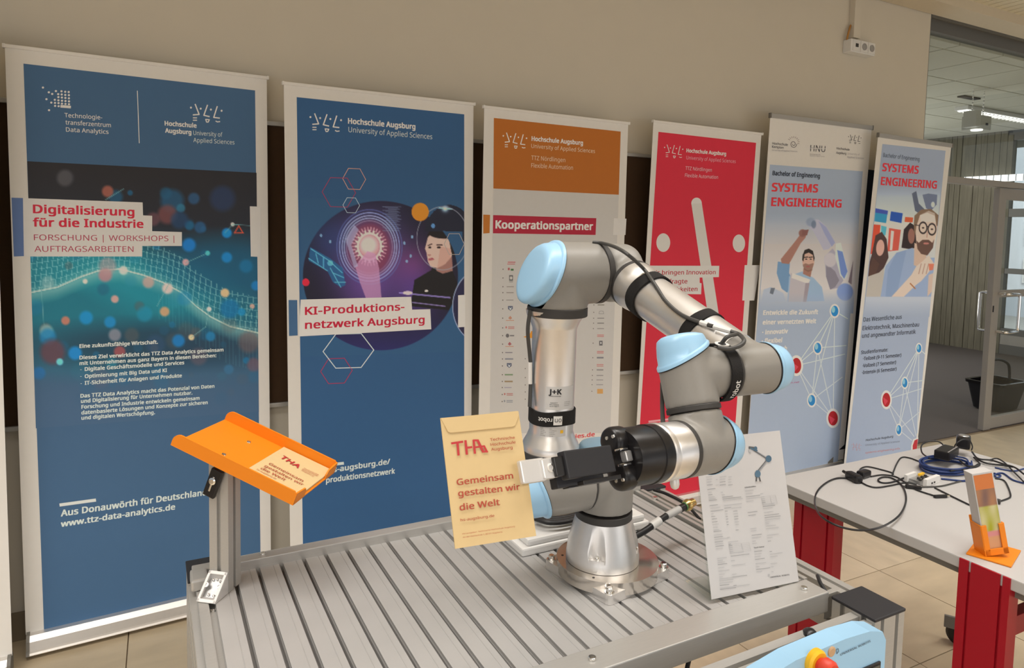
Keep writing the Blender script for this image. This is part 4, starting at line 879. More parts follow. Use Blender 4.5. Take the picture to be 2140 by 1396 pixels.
# sheets: flat printed things that take their print in the same way as the banners
class Sheet(Banner):
    def __init__(s, O, n, t): s.O = np.array(O, float); s.n = nrm(n); s.t = t; s.sh = {}; s.tx = {}
    def _mb(s, d, col, y): return d.setdefault(tuple(col), MB())
RI = (.50, .03, .035); BI = (.42, .06, .03)
ev = thing('envelope', A0+lt*(TL_-.06)+wt*.084+nt_*.003, 'yellow envelopes with red print lying at the lower end of the orange tray', 'envelope')
MB().box(A0+lt*(TL_-.0605)+wt*.084+nt_*.0035, (.113, .158, .004), (lt, wt, nt_), .0006).build('body', M['kraft'], ev)
S1 = Sheet(A0+nt_*.0057, nt_, ev)
g = lambda x, y: (340+x/5.632, 840+y/5.632)
for a, b_ in (((1375, 650), (1465, 625)), ((1400, 675), (1450, 648)), ((1460, 655), (1455, 700))): pass
for t, a, b_, c in (('THA', (1372, 655), (1590, 785), 7), ('Gemeinsam', (1240, 735), (1640, 945), 4.4), ('gestalten wir', (1190, 762), (1643, 990), 4.4), ('die Welt', (1145, 790), (1430, 932), 4.4)):
    S1.text(t, g(*a), g(*b_), c, RI if t == 'THA' else BI, .004 if t != 'THA' else .02)
S1.text('hs-augsburg.de', g(1100, 800), g(1330, 915), 2.5, BI); 
for t, a, b_ in (('Technische', (1650, 788), (1828, 868)), ('Hochschule', (1638, 800), (1815, 880)), ('Augsburg', (1628, 810), (1770, 882))): S1.text(t, g(*a), g(*b_), 2.4, BI)
S1.finish()

# ================================================================== ROBOT ARM
q = [.812, 1.114, .833, -3.178, .016, 1.866, .89, -.225]
X_, Y_, ZB, q1, q2, q3, q4, q5 = q
a = np.array([cos(q1), sin(q1), 0]); h_ = np.array([-sin(q1), cos(q1), 0])
dd = lambda t: cos(t)*EZ+sin(t)*h_
Bp = np.array([X_, Y_, ZB]); S = Bp+EZ*.1625; U0 = S+a*.138; u = dd(q2); U1 = U0+u*.425
E1 = U1-a*.131; v = dd(q2+q3); W0 = E1+v*.3922; W1 = W0+a*.1263; w_ = dd(q2+q3+q4); W2 = W1+w_*.0997
c = a*cos(q5)+np.cross(w_, a)*sin(q5); W3_ = W2+c*.0996
Bp = Bp-RT*.012; S = S-RT*.012+EZ*.008; U0 = U0-RT*.004+EZ*.008; U1 = U1
rb = thing('robot', Bp-EZ*.02, 'grey and silver six-jointed robot arm with light blue caps bolted to the workbench', 'robot arm')
def remeshed(name, mb, m, parent, voxel=.003, smooth=10, cut=None):
    me = bpy.data.meshes.new('t'); me.from_pydata(mb.v, [], mb.f)
    b = bmesh.new(); b.from_mesh(me); bmesh.ops.recalc_face_normals(b, faces=b.faces); b.to_mesh(me); b.free()
    o = bpy.data.objects.new('t', me); C.objects.link(o)
    r = o.modifiers.new('r', 'REMESH'); r.mode = 'VOXEL'; r.voxel_size = voxel
    sm = o.modifiers.new('s', 'SMOOTH'); sm.factor = .5; sm.iterations = smooth
    dg = bpy.context.evaluated_depsgraph_get(); me2 = bpy.data.meshes.new_from_object(o.evaluated_get(dg)); bpy.data.objects.remove(o)
    b = bmesh.new(); b.from_mesh(me2)
    if cut is not None:
        for P_, N_ in cut: bmesh.ops.bisect_plane(b, geom=b.verts[:]+b.edges[:]+b.faces[:], plane_co=tuple(P_), plane_no=tuple(N_), clear_outer=True)
    og = origin(parent)
    for vv in b.verts: vv.co -= Vector(og)
    for f in b.faces: f.smooth = True
    b.to_mesh(me2); b.free(); me2.name = name; me2.materials.clear(); me2.materials.append(m)
    ob_ = bpy.data.objects.new(name, me2); C.objects.link(ob_); ob_.parent = parent; return ob_
def circ_(cn, ax, ref, r, hk, tn, n=48, sq=0):
    """ring of points: radius r round ax, height hk + tilt"""
    e = nrm(ref-ax*np.dot(ref, ax)); f_ = np.cross(ax, e); o = []
    for i in range(n):
        t = 2*pi*i/n; o.append(cn+e*r*cos(t)+f_*r*sin(t)+ax*(hk-tn*r*cos(t)))
    return o
def cap(par, cn, ax, td, r, Lc, tau, top, rt=.9, nm='joint_cap', flat=False):
    T_ = tan(tau); k = circ_; L = []
    H = top-Lc
    L += [k(cn, ax, td, r*.985, Lc, T_), k(cn, ax, td, r*1.045, Lc+.0005, T_), k(cn, ax, td, r*1.05, Lc+.0045, T_), k(cn, ax, td, r*1.02, Lc+.0065, T_), k(cn, ax, td, r*.975, Lc+.0075, T_)]
    if flat: L += [k(cn, ax, td, r*.965, Lc+H*.5, T_), k(cn, ax, td, r*.95, Lc+H*.7, T_), k(cn, ax, td, r*.90, Lc+H*.88, T_), k(cn, ax, td, r*.82, Lc+H*.97, T_), k(cn, ax, td, r*.7, top, T_), k(cn, ax, td, r*.3, top+.0005, T_)]
    else: L += [k(cn, ax, td, r*.965, Lc+H*.45, T_*.6), k(cn, ax, td, r*rt*1.02, Lc+H*.75, T_*.3), k(cn, ax, td, r*rt*.97, Lc+H*.9, T_*.12), k(cn, ax, td, r*rt*.88, top-.0015, T_*.04), k(cn, ax, td, r*rt*.78, top, 0), k(cn, ax, td, r*.3, top+.0005, 0)]
    return MB().loft(L).build(nm, M['blue'], par, sharp=50)
def joint(Cn, m_, nk, r, Lm, Ln, rn, Lc, tau, td, top, nocap=False, flat=False):
    b_ = MB()
    b_.cyl(Cn-m_*(Lc+(0 if nocap else .03)), Cn+m_*Lm, r, 48, bev=.012 if nocap else 0); b_.cyl(Cn, Cn+nk*Ln, rn, 48)
    ct = None
    if not nocap:
        nC = nrm(-m_*cos(tau)+td*sin(tau)); ct = [(Cn-m_*Lc, nC)]
    hs = remeshed('joint_housing', b_, M['grey'], rb, .003, 12, ct)
    if not nocap:
        cap(hs, Cn, -m_, td, r, Lc, tau, top, flat=flat)
        MB().loft([circ_(Cn, -m_, td, r*.99, Lc-.0015, tan(tau)), circ_(Cn, -m_, td, r*1.025, Lc-.001, tan(tau)), circ_(Cn, -m_, td, r*1.03, Lc+.001, tan(tau)), circ_(Cn, -m_, td, r*.9, Lc+.001, tan(tau))]).build('seal', M['black'], hs)
    return hs
def ring(p, ax, r, h, m='dark', nm='joint_ring', par=None): return MB().lathe(p, ax, [(0, r-.001), (.001, r), (h-.001, r), (h, r-.001)], 64).build(nm, M[m], par or rb)
# base
bs = MB().lathe(Bp, EZ, [(0, .0745), (.012, .0745), (.016, .0735), (.040, .0715), (.088, .0575), (.092, .0570)], 96).build('base_casting', M['tube'], rb)
for k in range(4):
    t = atan2(-Bp[1], -Bp[0])-radians(8)+k*pi/2; er = np.array([cos(t), sin(t), 0])
    cu_ = MB().cyl(Bp+er*.0805+EZ*.026, Bp+er*.0760+EZ*.120, .0195, 32).build('cutter', M['tube'])
    md = bs.modifiers.new('b', 'BOOLEAN'); md.object = cu_; md.operation = 'DIFFERENCE'; md.solver = 'EXACT'
    bs_sc = MB().lathe(Bp+er*.0665+EZ*.024, EZ, [(0, .0042), (.006, .0042), (.0075, .0025)], 14); bs_sc.build('mounting_screw', M['chrome'], bs)
dg_ = bpy.context.evaluated_depsgraph_get(); me_ = bpy.data.meshes.new_from_object(bs.evaluated_get(dg_)); bs.modifiers.clear(); bs.data = me_; me_.name = 'base_casting'
for o in [o for o in bpy.data.objects if o.name.startswith('cutter')]: bpy.data.objects.remove(o)
ring(Bp+EZ*.089, EZ, .0580, .015)
# mounting plate under it
plate_o = tb(.827, 1.105, .8005); ang = radians(12)
pl_ = []
R0 = .104
cx1, cx2 = np.array([cos(ang), sin(ang), 0]), np.array([-sin(ang), cos(ang), 0])
for i in range(60):
    t = 2*pi*i/60; x, y = R0*cos(t), R0*sin(t); pl_.append((x, y))
def sqr(n=1):
    o = []
    for sx, sy in ((-1, -1), (1, -1), (1, 1), (-1, 1)):
        for k in range(4):
            t = {(-1, -1): pi, (1, -1): 1.5*pi, (1, 1): 0, (-1, 1): .5*pi}[(sx, sy)]+k/3*pi/2; o.append((sx*(.092-.010)+.010*cos(t), sy*(.092-.010)+.010*sin(t)))
    return o
MB().prism(sqr(), plate_o, cx1, cx2, EZ, .019).build('mounting_plate', M['tube'], rb)
MB().prism(pl_, plate_o+EZ*.019-EZ*.012, cx1, cx2, EZ, .025-.0005).build('mounting_disc', M['brown'], rb, sharp=20)
for sx, sy in ((-1, -1), (1, -1), (1, 1), (-1, 1)):
    p = plate_o+cx1*sx*.081+cx2*sy*.081+EZ*.019; MB().lathe(p, EZ, [(0, .0095), (.002, .0095), (.002, .0065), (.009, .0065), (.010, .005)], 18).build('plate_bolt', M['chrome'], rb)
for t in (.3, 1.3, 2.4, 3.6): MB().lathe(plate_o+cx1*.092*cos(t)+cx2*.092*sin(t)+EZ*.031, EZ, [(0, .003), (.001, .0025)], 10).build('pin', M['black'], rb)
# joints
joint(S, -EZ, a, .058, .062, .050, .056, .030, radians(22), -a, .070)
ring(S+a*.050, a, .0572, .011)
joint(U0, -a, u, .0565, .078, .062, .0555, .030, radians(20), -u, .082)
ring(U0+u*.062, u, .0570, .013)
# upper arm tube
L0 = .079
MB().lathe(U0+u*L0, u, [(-.006, .0550), (.004, .0555), (.010, .0535), (.022, .047), (.030, .0440), (.034, .0425), (.233, .0425), (.237, .0440), (.246, .0475), (.256, .0535), (.262, .0555), (.268, .0560)], 64).build('upper_arm_tube', M['tube'], rb, sharp=60)
ring(U1-u*.0805, u, .0578, .017)
joint(U1, -a, -u, .0600, .080, .0665, .0575, .026, radians(20), u, .060, flat=True)
ring(U1-a*.079, -a, .0598, .012)
# elbow housing of the forearm (no visible cap)
hb = MB(); hb.cyl(U1-a*.091, E1-a*.036, .0580, 48, bev=.018); hb.cyl(E1, E1+v*.056, .0470, 48)
remeshed('elbow_housing', hb, M['grey'], rb, .003, 20)
ring(E1+v*.055, v, .0474, .010)
MB().lathe(E1+v*.066, v, [(-.002, .0468), (.012, .0468), (.024, .0450), (.034, .0425), (.050, .0412), (.150, .0395), (.265, .0375), (.285, .037)], 64).build('forearm_tube', M['tube'], rb, sharp=60)
joint(W0, a, -v, .0378, .052, .052, .0365, .020, radians(2), v, .052)
ring(W0+a*.052, a, .0377, .007); 
joint(W1, w_, -a, .0380, .046, .060, .0375, .024, radians(24), a, .056)
ring(W1+w_*.045, w_, .0380, .0075)
joint(W2, c, -w_, .0385, .046, .047, .0375, .026, radians(20), w_, .058)
ring(W2+c*.045, c, .0384, .008)
fl_ = MB().lathe(W2+c*.052, c, [(0, .0375), (.034, .0375), (.036, .0365), (.038, .0385), (.044, .0385), (.046, .037)], 64).build('tool_flange', M['tube'], rb)
# velcro straps, labels, lettering on the tubes
def face(p, ax):
    ax = nrm(ax); e0 = CAM-p; e0 = nrm(e0-ax*np.dot(e0, ax)); e1_ = np.cross(ax, e0)
    if np.dot(e1_, RT) < 0: e1_ = -e1_
    return ax, e0, e1_
def patch(nm, p, ax, r, h0, h1, a0, a1, m, par, th=.0004):
    ax, e0, e1_ = face(p, ax); A_ = np.linspace(radians(a0), radians(a1), 14)
    vs = [p+ax*h+(e0*cos(t)+e1_*sin(t))*rr_ for h in (h0, h1) for rr_ in (r, r+th) for t in A_]
    n = 14; fs = []
    for i in range(n-1):
        for (A1, B1_) in ((0, 1), (1, 3), (3, 2), (2, 0)): fs.append([A1*n+i, A1*n+i+1, B1_*n+i+1, B1_*n+i])
    return MB().add(vs, fs, True).build(nm, m, par)
def wrap(mb, s, p, ax, r, h, a0, a1, cap_, bold=0, flip=False):
    ax, e0, e1_ = face(p, ax); V, Fs = glyphs(s, bold); x0, x1 = V[:, 0].min(), V[:, 0].max()
    s_ = -1 if flip else 1; out = []
    upd = ax if ax[2] > 0 or abs(ax[2]) < .3 and np.dot(ax, -DN) > 0 else -ax
    for q_ in V:
        t = radians(a0)+(q_[0]-x0)/(x1-x0)*radians(a1-a0)
        out.append(p+ax*h+upd*q_[1]*cap_/(CAPH or .7)*s_+(e0*cos(t)+e1_*sin(t))*(r+q_[2]))
    mb.add(out, Fs)
def strap(p, ax, r, h, wob=.0015, n=40):
    L_ = []
    ax, e0, e1_ = face(p, ax)
    for hh, rr_ in ((0, r), (0, r+.003), (h, r+.003), (h, r)):
        L_.append([p+ax*(hh+wob*sin(3*t))+(e0*cos(t)+e1_*sin(t))*(rr_+.0006*sin(5*t)) for t in np.linspace(0, 2*pi, n, endpoint=False)])
    return MB().loft(L_, False, False).build('strap', M['velcro'], rb)
ht = lambda y: None
SB = U0+u*.131
sp_ = strap(SB, u, .0427, .027)
lw = MB(); wrap(lw, 'robot', SB, u, .0464, .0165, 2, -32, .0075, .02, True); lw.uvn = 1; lw.build('lettering', M['white'], sp_)
patch('logo_patch', SB, u, .0462, .004, .021, 5, 26, M['white'], sp_, .0003)
lw = MB(); wrap(lw, 'on', SB, u, .0470, .0165, 24, 8, .009, .0, True); lw.uvn = 1; lw.build('lettering', M['ink'], sp_)
lb1 = patch('maker_label', U0+u*.163, u, .0427, 0, .044, -16, 64, M['silverlabel'], rb)
m2 = MB(); wrap(m2, 'J+K', U0+u*.163, u, .0434, .030, -9, 24, .0095, .035); 
for k, t in enumerate(('JOHNS+KOESTER', )): wrap(m2, 'JUGARD+KÜNSTNER', U0+u*.163, u, .0434, .0255, -8, 22, .0017, .01)
for k, t in enumerate(('Stadtstraße 10', '89312 Günzburg', 'Tel. 0711/9305 -0')): wrap(m2, t, U0+u*.163, u, .0434, .013-k*.0034, -6+2*(k == 0), 17-3*(k == 0), .0016, .01)
for k in range(3): wrap(m2, 'www.jugard'[:7+k], U0+u*.163, u, .0434, .014-k*.0034, 32, 50, .0013)
m2.uvn = 1; m2.build('lettering', M['ink'], lb1)
lb2 = patch('type_label', U0+u*.094, u, .0427, -.004, .037, -30, 40, M['silverlabel'], rb)
m3 = MB()
for k in range(8):
    wrap(m3, ['Model:', 'Serial number', 'Production year', 'Payload', 'Rated voltage', 'Rated current', 'Protection', 'Weight'][k], U0+u*.094, u, .0434, .032-k*.0034, -28, -28+[8, 12, 16, 9, 14, 13, 11, 8][k], .0014)
    wrap(m3, ['UR5e', 'Universal Robots A/S', 'Energivej 25', 'DK-5260 Odense', 'Denmark', 'IP54', '48 VDC', '20.6 kg'][k], U0+u*.094, u, .0434, .032-k*.0034, -4, -4+[6, 18, 12, 14, 10, 6, 9, 9][k], .0014)
wrap(m3, 'CE', U0+u*.094, u, .0434, .010, 24, 34, .004, .02); m3.uvn = 1; m3.build('lettering', M['ink'], lb2)
patch('warning_mark', U0+u*.094, u, .0431, .024, .030, 24, 32, M['yellow'], lb2)
# forearm straps
strap(E1+v*.106, v, .0420, .026, .003); strap(E1+v*.262, v, .0378, .022, .003)
s3 = strap(W0+a*.0605, a, .0395, .019, .001)
lw = MB(); ax_, f0_, f1_ = face(W0+a*.070, a)
pw = W0+a*.070; ax_, e0_, e1_ = face(pw, a)
ups = e1_ if np.dot(e1_, -DN) > 0 else -e1_
def ringtext(mb, s, p, ax, r, t0, cap_, bold, ax_dir):
    """text running round the strap; letters' up is along ax_dir"""
    ax, e0, _ = face(p, ax); V, Fs = glyphs(s, bold); k = cap_/(CAPH or .7); up_ = ups
    mb.add([p+ax_dir*(q_[1]*k-cap_/2)+(e0*cos(radians(t0)+q_[0]*k/r)+up_*sin(radians(t0)+q_[0]*k/r))*(r+q_[2]) for q_ in V], Fs)
ringtext(lw, 'robot', pw, a, .0431, -62, .0085, .02, a); lw.uvn = 1; lw.build('lettering', M['white'], s3)
dsk = pw+(e0_*cos(radians(66))+ups*sin(radians(66)))*.0425; dn_ = nrm(e0_*cos(radians(66))+ups*sin(radians(66)))
MB().lathe(dsk, dn_, [(0, .0105), (.0008, .0105)], 24).build('logo_disc', M['white'], s3)
MB().lathe(dsk+dn_*.0008, dn_, [(0, .0058), (.0005, .0058), (.0005, .0042), (.0001, .0042)], 20).build('logo_mark', M['ink'], s3)
# cables along the arm
def onc(x, y, P_, ax, R):
    """where the line of sight meets a tube of radius R round the axis (its edge when it passes beside)"""
    v_ = ray(x, y); ax = nrm(ax); vp = v_-ax*np.dot(v_, ax); w0 = CAM-P_; wp_ = w0-ax*np.dot(w0, ax)
    A_, B_, C_ = vp@vp, 2*vp@wp_, wp_@wp_-R*R; D_ = B_*B_-4*A_*C_
    if D_ > 0: return CAM+v_*((-B_-sqrt(D_))/2/A_)
    q_ = CAM+v_*(-B_/2/A_); s_ = np.dot(q_-P_, ax); f_ = P_+ax*s_; return f_+nrm(q_-f_)*R
def on(x, y, P_, off=0): d_ = (RM@(P_-CAM))[2]; return at(x, y, d_-off)
MB().tube([on(1108, 648, U1-u*.07, .03), on(1103, 690, U1-u*.1, .03), on(1107, 740, U1-u*.16, .02), on(1109, 765, U1-u*.19, .02), on(1109, 800, U1-u*.22, .02), on(1107, 850, U1-u*.28, .03)], .0038).build('cable', M['cablegrey'], rb)
MB().tube([on(1108, 757, U1-u*.18, .021), on(1108, 802, U1-u*.22, .021)], .0042, sub=1).build('cable_sleeve', M['white'], rb)
RT_ = .0445
K = [onc(1238, 506, U1, a, .0615), onc(1258, 508, U1, a, .064), at(1285, 516, 1.25), at(1312, 532, 1.20)]+[onc(x, y, E1, v, r_) for x, y, r_ in ((1345, 562, .050), (1362, 585, .0495), (1372, 600, .046), (1392, 630, .0445), (1425, 658, .0435), (1470, 676, .043), (1490, 682, .045))]
MB().tube(K, .0034).build('cable', M['cablegrey'], rb)
MB().tube([onc(x, y, E1, v, .0435) for x, y in ((1464, 674), (1480, 679))], .0042, sub=1).build('cable_sleeve', M['white'], rb)
MB().tube([onc(x, y, E1, v, .0465) for x, y in ((1492, 683), (1528, 693))], .0042, sub=1).build('cable_sleeve', M['white'], rb)
K = [onc(x, y, E1, v, .047) for x, y in ((1528, 693), (1545, 699))]+[at(1555, 712, .985), at(1545, 723, .975), at(1522, 729, .965)]+[onc(1500, 726, W0, a, .046)]
MB().tube(K, .0032).build('cable', M['cablegrey'], rb)
MB().tube([onc(1508, 718, W0, a, .045), at(1520, 704, .975), at(1540, 698, .99)], .0030).build('cable', M['cablegrey'], rb)
MB().tube([on(1384, 800, W1+a*.02, -.02), on(1384, 850, W1+w_*.05, -.03), on(1386, 890, W2+c*.05, -.02), on(1390, 905, W2+c*.05, 0)], .0032).build('cable', M['cablegrey'], rb)

# ------------------------------------------------------------------ gripper (part of the arm)
G0 = W2+c*.098
T = G0+c*.2
# envelope plane
nE = nrm(np.cross(np.array([.996, -.085, 0]), np.array([-.037, -.43, -.902]))); 
if np.dot(nE, CAM-T) < 0: nE = -nE
kk = nrm(nE-c*np.dot(nE, c)); gg = np.cross(c, kk); gg = gg if np.dot(gg, DN) > 0 else -gg      # kk towards viewer, gg down
gp = MB().lathe(G0, c, [(0, .0370), (.002, .0378), (.018, .0380), (.0185, .0368), (.050, .0366), (.060, .0345)], 56).build('gripper_body', M['black'], rb, sharp=25)
lob = MB()
for s_ in (-1, 1): lob.cyl(G0+c*.050+gg*s_*.021, G0+c*.077+gg*s_*.021, .0185, 32, bev=.006)
lob.box(G0+c*.062, (.024, .044, .030), (c, gg, kk))
remeshed('gripper_head', lob, M['black'], gp, .0022, 6)
for s_ in (-1, 1):
    for d_ in (-.005, .006): MB().lathe(G0+c*.0765+gg*(s_*.026)+kk*(d_+.004), c, [(0, .0026), (.0015, .0022)], 12).build('screw', M['chrome'], gp)
    MB().lathe(G0+c*.055+gg*s_*.016+kk*.0175, nrm(kk+c*.3), [(0, .006), (.001, .006), (.001, .0045), (.0, .004)], 16).build('screw_hole', M['dark'], gp)
    MB().box(G0+c*.072+gg*s_*.009+kk*.014, (.014, .003, .010), (c, gg, kk), .001).build('pivot_edge', M['chrome'], gp)
MB().box(G0+c*.068+kk*.016, (.012, .013, .010), (c, gg, kk), .002).build('pivot_pin', M['castdark'], gp)
for s_ in (1, -1):
    o_ = kk*s_*.0135
    fb = MB(); fb.box(G0+c*(.132 if s_ > 0 else .128)+o_+gg*(.0 if s_ > 0 else .009), (.076, .0315 if s_ > 0 else .028, .013), (c, gg, kk), .0018)
    fp = fb.build('finger_block', M['matteblack'], gp)
    MB().box(G0+c*.118+o_+gg*.022, (.062, .005, .011), (c, gg, kk), .001).build('link_bar', M['black'], gp)
    MB().box(G0+c*.176+o_*.85, (.016, .022, .010), (c, gg, kk), .0015).build('finger_joint', M['black'], gp)
    ftp = MB(); tc_ = G0+c*(.2035 if s_ > 0 else .196)+kk*s_*.0062
    ftp.box(tc_+c*.006, (.034, .025, .0065), (c, gg, kk), .0018); ftp.box(tc_-c*.016+kk*s_*.002, (.022, .0225, .0085), (c, gg, kk), .0018)
    ft = ftp.build('fingertip', M['zinc'], gp)
    if s_ > 0: MB().lathe(tc_-c*.016+kk*.0062, kk, [(0, .0052), (.0008, .005), (.0008, .0032), (-.001, .003)], 18).build('screw', M['chrome'], gp)
MB().lathe(W2+c*.058+nrm(gg-kk*.3)*.036, nrm(gg-kk*.3), [(0, .006), (.008, .0065), (.013, .005), (.015, .002)], 18).build('connector_knob', M['zinc'], rb)

# ------------------------------------------------------------------ envelope held by the gripper
A_e = np.array([.336, .852, 1.243]); ks = np.dot(nE, T-CAM)/np.dot(nE, A_e-CAM)
PE = T.copy()
ec = [onplane(x, y, PE, nE) for x, y in ((920, 874), (1083, 860), (1120, 1120), (951, 1147))]
en = thing('envelope', sum(ec)/4, 'yellow envelope with red print held upright between the robot gripper fingertips', 'envelope')
vs = [p+nE*s_*.0009 for s_ in (1, -1) for p in ec]
MB().add(vs, [[0, 1, 2, 3], [7, 6, 5, 4], [0, 4, 5, 1], [1, 5, 6, 2], [2, 6, 7, 3], [3, 7, 4, 0]]).build('body', M['kraft'], en)
g = lambda x, y: (900+x/4.504, 850+y/4.504)
fl3 = [onplane(*g(*p), PE, nE) for p in ((92, 112), (815, 42), (828, 80), (790, 180), (765, 190), (185, 247), (160, 238), (130, 180))]
MB().add([p+nE*.0009 for p in fl3]+[p+nE*.0016 for p in fl3], [list(range(8))[::-1], [8+i for i in range(8)]]+[[i, (i+1) % 8, 8+(i+1) % 8, 8+i] for i in range(8)]).build('flap', M['kraft'], en)
S2 = Sheet(PE+nE*.0009, nE, en)
S2.ring([g(*p) for p in ((828, 80), (790, 182), (765, 192), (185, 249), (160, 240), (130, 185))], .7, (.50, .33, .14), 1, False)
for a_, b_, wd in (((196, 346), (298, 331), 4.4), ((250, 345), (260, 455), 4.8), ((325, 322), (338, 447), 4.8), ((337, 388), (384, 382), 4.2), ((402, 318), (414, 438), 4.6), ((402, 318), (440, 318), 4), ((440, 318), (492, 425), 5.2), ((405, 385), (500, 372), 3.6), ((500, 372), (525, 422), 4.2), ((492, 424), (534, 424), 3.4)): S2.line(g(*a_), g(*b_), wd, RI, 3)
for t, a_, b_, cp, bo in (('Technische', (558, 325), (790, 303), 5.8, .006), ('Hochschule', (563, 372), (797, 347), 5.8, .006), ('Augsburg', (568, 417), (768, 397), 5.8, .006), ('Gemeinsam', (245, 740), (775, 675), 12.5, .014), ('gestalten wir', (258, 845), (840, 780), 12.5, .014), ('die Welt', (272, 978), (650, 925), 13, .014), ('hs-augsburg.de', (280, 1080), (597, 1037), 5.5, .004),
                       ('Herausgeber: Technische Hochschule Augsburg', (296, 1203), (788, 1132), 2.6, 0), ('An der Hochschule 1, 86161 Augsburg', (300, 1236), (670, 1183), 2.6, 0)): S2.text(t, g(*a_), g(*b_), cp, BI, bo)
S2.finish()

# ------------------------------------------------------------------ data sheet in an acrylic stand
BLp, BRp = tb(.937, .921, .8075), tb(1.148, .896, .8075); ru = nrm(BRp-BLp); uu = nrm(np.array([.003, .072, .288])); uu = nrm(uu-ru*np.dot(uu, ru)); nn_ = nrm(np.cross(ru, uu)); nn_ = nn_ if np.dot(nn_, CAM-BLp) > 0 else -nn_
Wd = np.linalg.norm(BRp-BLp)
sh = thing('sheet_holder', BLp+ru*Wd/2, 'clear acrylic stand leaning back on the right end of the workbench', 'sign holder')
MB().box(BLp+ru*Wd/2+uu*.148-nn_*.0025, (Wd+.004, .297, .002), (ru, uu, nn_)).build('back_panel', M['glass'], sh)
MB().box(BLp+ru*Wd/2+EY*.04+EZ*.000, (Wd, .08, .002), (ru, nrm(np.cross(EZ, ru)), EZ)).build('base', M['glass'], sh)
ps = thing('data_sheet', BLp+ru*Wd/2, 'white printed data sheet picturing a robot arm, at the right of the workbench', 'paper')
MB().box(BLp+ru*Wd/2+uu*.1495, (Wd, .297, .0006), (ru, uu, nn_)).build('sheet', M['paper'], ps)
S3 = Sheet(BLp+nn_*.0003, nn_, ps); g = lambda x, y: (1440+x/3.673, 890+y/3.673)
D1, D2, D3 = (.33, .33, .335), (.46, .455, .46), (.05, .05, .055)
random.seed(5)
def lines(rows, x0, y0, dx, dy, tilt):
    pass
def bar(x, y, L, col, h=.9): a_ = g(x, y); b_ = g(x+L, y-L*.125); S3.line(a_, b_, h, col, 1)
for y, segs in [(392, ((130, 45), (235, 50), (300, 25))), (412, ((135, 40), (205, 14), (235, 40), (300, 22))), (432, ((135, 35), (235, 42), (300, 22))), (455, ((138, 42), (205, 20), (235, 45), (300, 32))), (488, ((140, 60),)), (510, ((147, 25), (245, 12))), (530, ((147, 30), (250, 22))), (548, ((150, 45), (255, 80))), (562, ((150, 55), (258, 140))), (574, ((152, 60), (260, 150))),
                (612, ((158, 60), (268, 135))), (632, ((162, 75), (270, 50), (325, 75))), (655, ((165, 95), (275, 18), (338, 30))), (676, ((168, 18), (278, 14), (340, 32))), (696, ((170, 28), (280, 14), (345, 30))), (716, ((174, 38), (284, 14), (348, 28))), (738, ((176, 40), (286, 14), (350, 32))), (758, ((180, 45), (290, 12), (355, 26))), (780, ((183, 35),)), (800, ((186, 45), (358, 20))), (812, ((188, 58),)),
                (838, ((190, 65),)), (856, ((192, 65), (295, 16))), (872, ((194, 105),)), (892, ((197, 60), (300, 75))), (908, ((200, 62), (303, 16))), (925, ((203, 62),)), (944, ((206, 50),)), (920, ((305, 25),)), (935, ((307, 26),)), (950, ((309, 26),)), (965, ((311, 27),)), (978, ((312, 105),)), (1000, ((320, 140),)), (1018, ((216, 70),)), (1035, ((218, 40), (322, 28))), (1050, ((219, 55),)), (1065, ((220, 70),)), (1072, ((325, 105),)), (1090, ((222, 45),)), (1115, ((226, 80),)), (1140, ((230, 40), (330, 32))), (1160, ((232, 25), (333, 110))), (1175, ((232, 150),)), (1190, ((233, 105),)), (1208, ((234, 100),)), (1225, ((236, 70), (340, 22))), (1245, ((238, 225),)), (1255, ((238, 120),)),
                (500, ((430, 62),)), (522, ((433, 52), (545, 20))), (545, ((436, 105),)), (560, ((438, 108),)), (580, ((440, 52),)), (545, ((552, 25),)), (560, ((556, 24),)), (575, ((558, 24),)), (590, ((560, 25),)), (605, ((562, 90),)), (620, ((566, 92),)), (635, ((568, 70),)), (665, ((450, 72), (575, 70))), (688, ((455, 55), (578, 110))), (705, ((580, 120),)), (722, ((582, 115),)), (740, ((584, 30),)), (752, ((586, 25),)), (770, ((588, 75),)), (790, ((470, 45), (590, 95))), (808, ((473, 42),)), (840, ((480, 75), (598, 88))), (860, ((482, 68), (600, 38))), (885, ((484, 25), (604, 22))), (903, ((486, 32),)), (965, ((500, 58), (618, 16))), (985, ((502, 52), (620, 95))), (1005, ((504, 42), (622, 55))), (1025, ((506, 72),)), (1058, ((510, 78), (626, 48))), (1082, ((513, 25), (630, 16))), (1102, ((515, 105),)), (1120, ((518, 40), (632, 14)))]:
    for x, L in segs: bar(x, y, L, random.choice([D1, D2, D2]), 1.15)
for (x, y, t, L) in ((425, 478, 'Schnittstellen', 85), (495, 940, 'Touch Control', 78)): S3.text(t, g(x, y), g(x+L, y-L*.12), 2.6, D3, .015)
for x0, y0, L, H in ((303, 912, 155, 75), (552, 545, 110, 80)):
    for k in range(6): S3.line(g(x0+k*3.4, y0+k*H/6), g(x0+L+k*3.4, y0+k*H/6-L*.12), .35, D2, 1)
    for f_ in (0, .62, 1): S3.line(g(x0+L*f_, y0-L*f_*.12), g(x0+L*f_+16, y0-L*f_*.12+H*.84), .35, D2, 1)
S3.text('UNIVERSAL ROBOTS', g(622, 1167), g(768, 1146), 2.8, D3, .012); S3.ell(g(612, 1145)[0], g(612, 1145)[1], 2, 2.4, D2, 1)
rb_, rg_, rs_ = (.07, .14, .21), (.10, .10, .10), (.26, .27, .29)
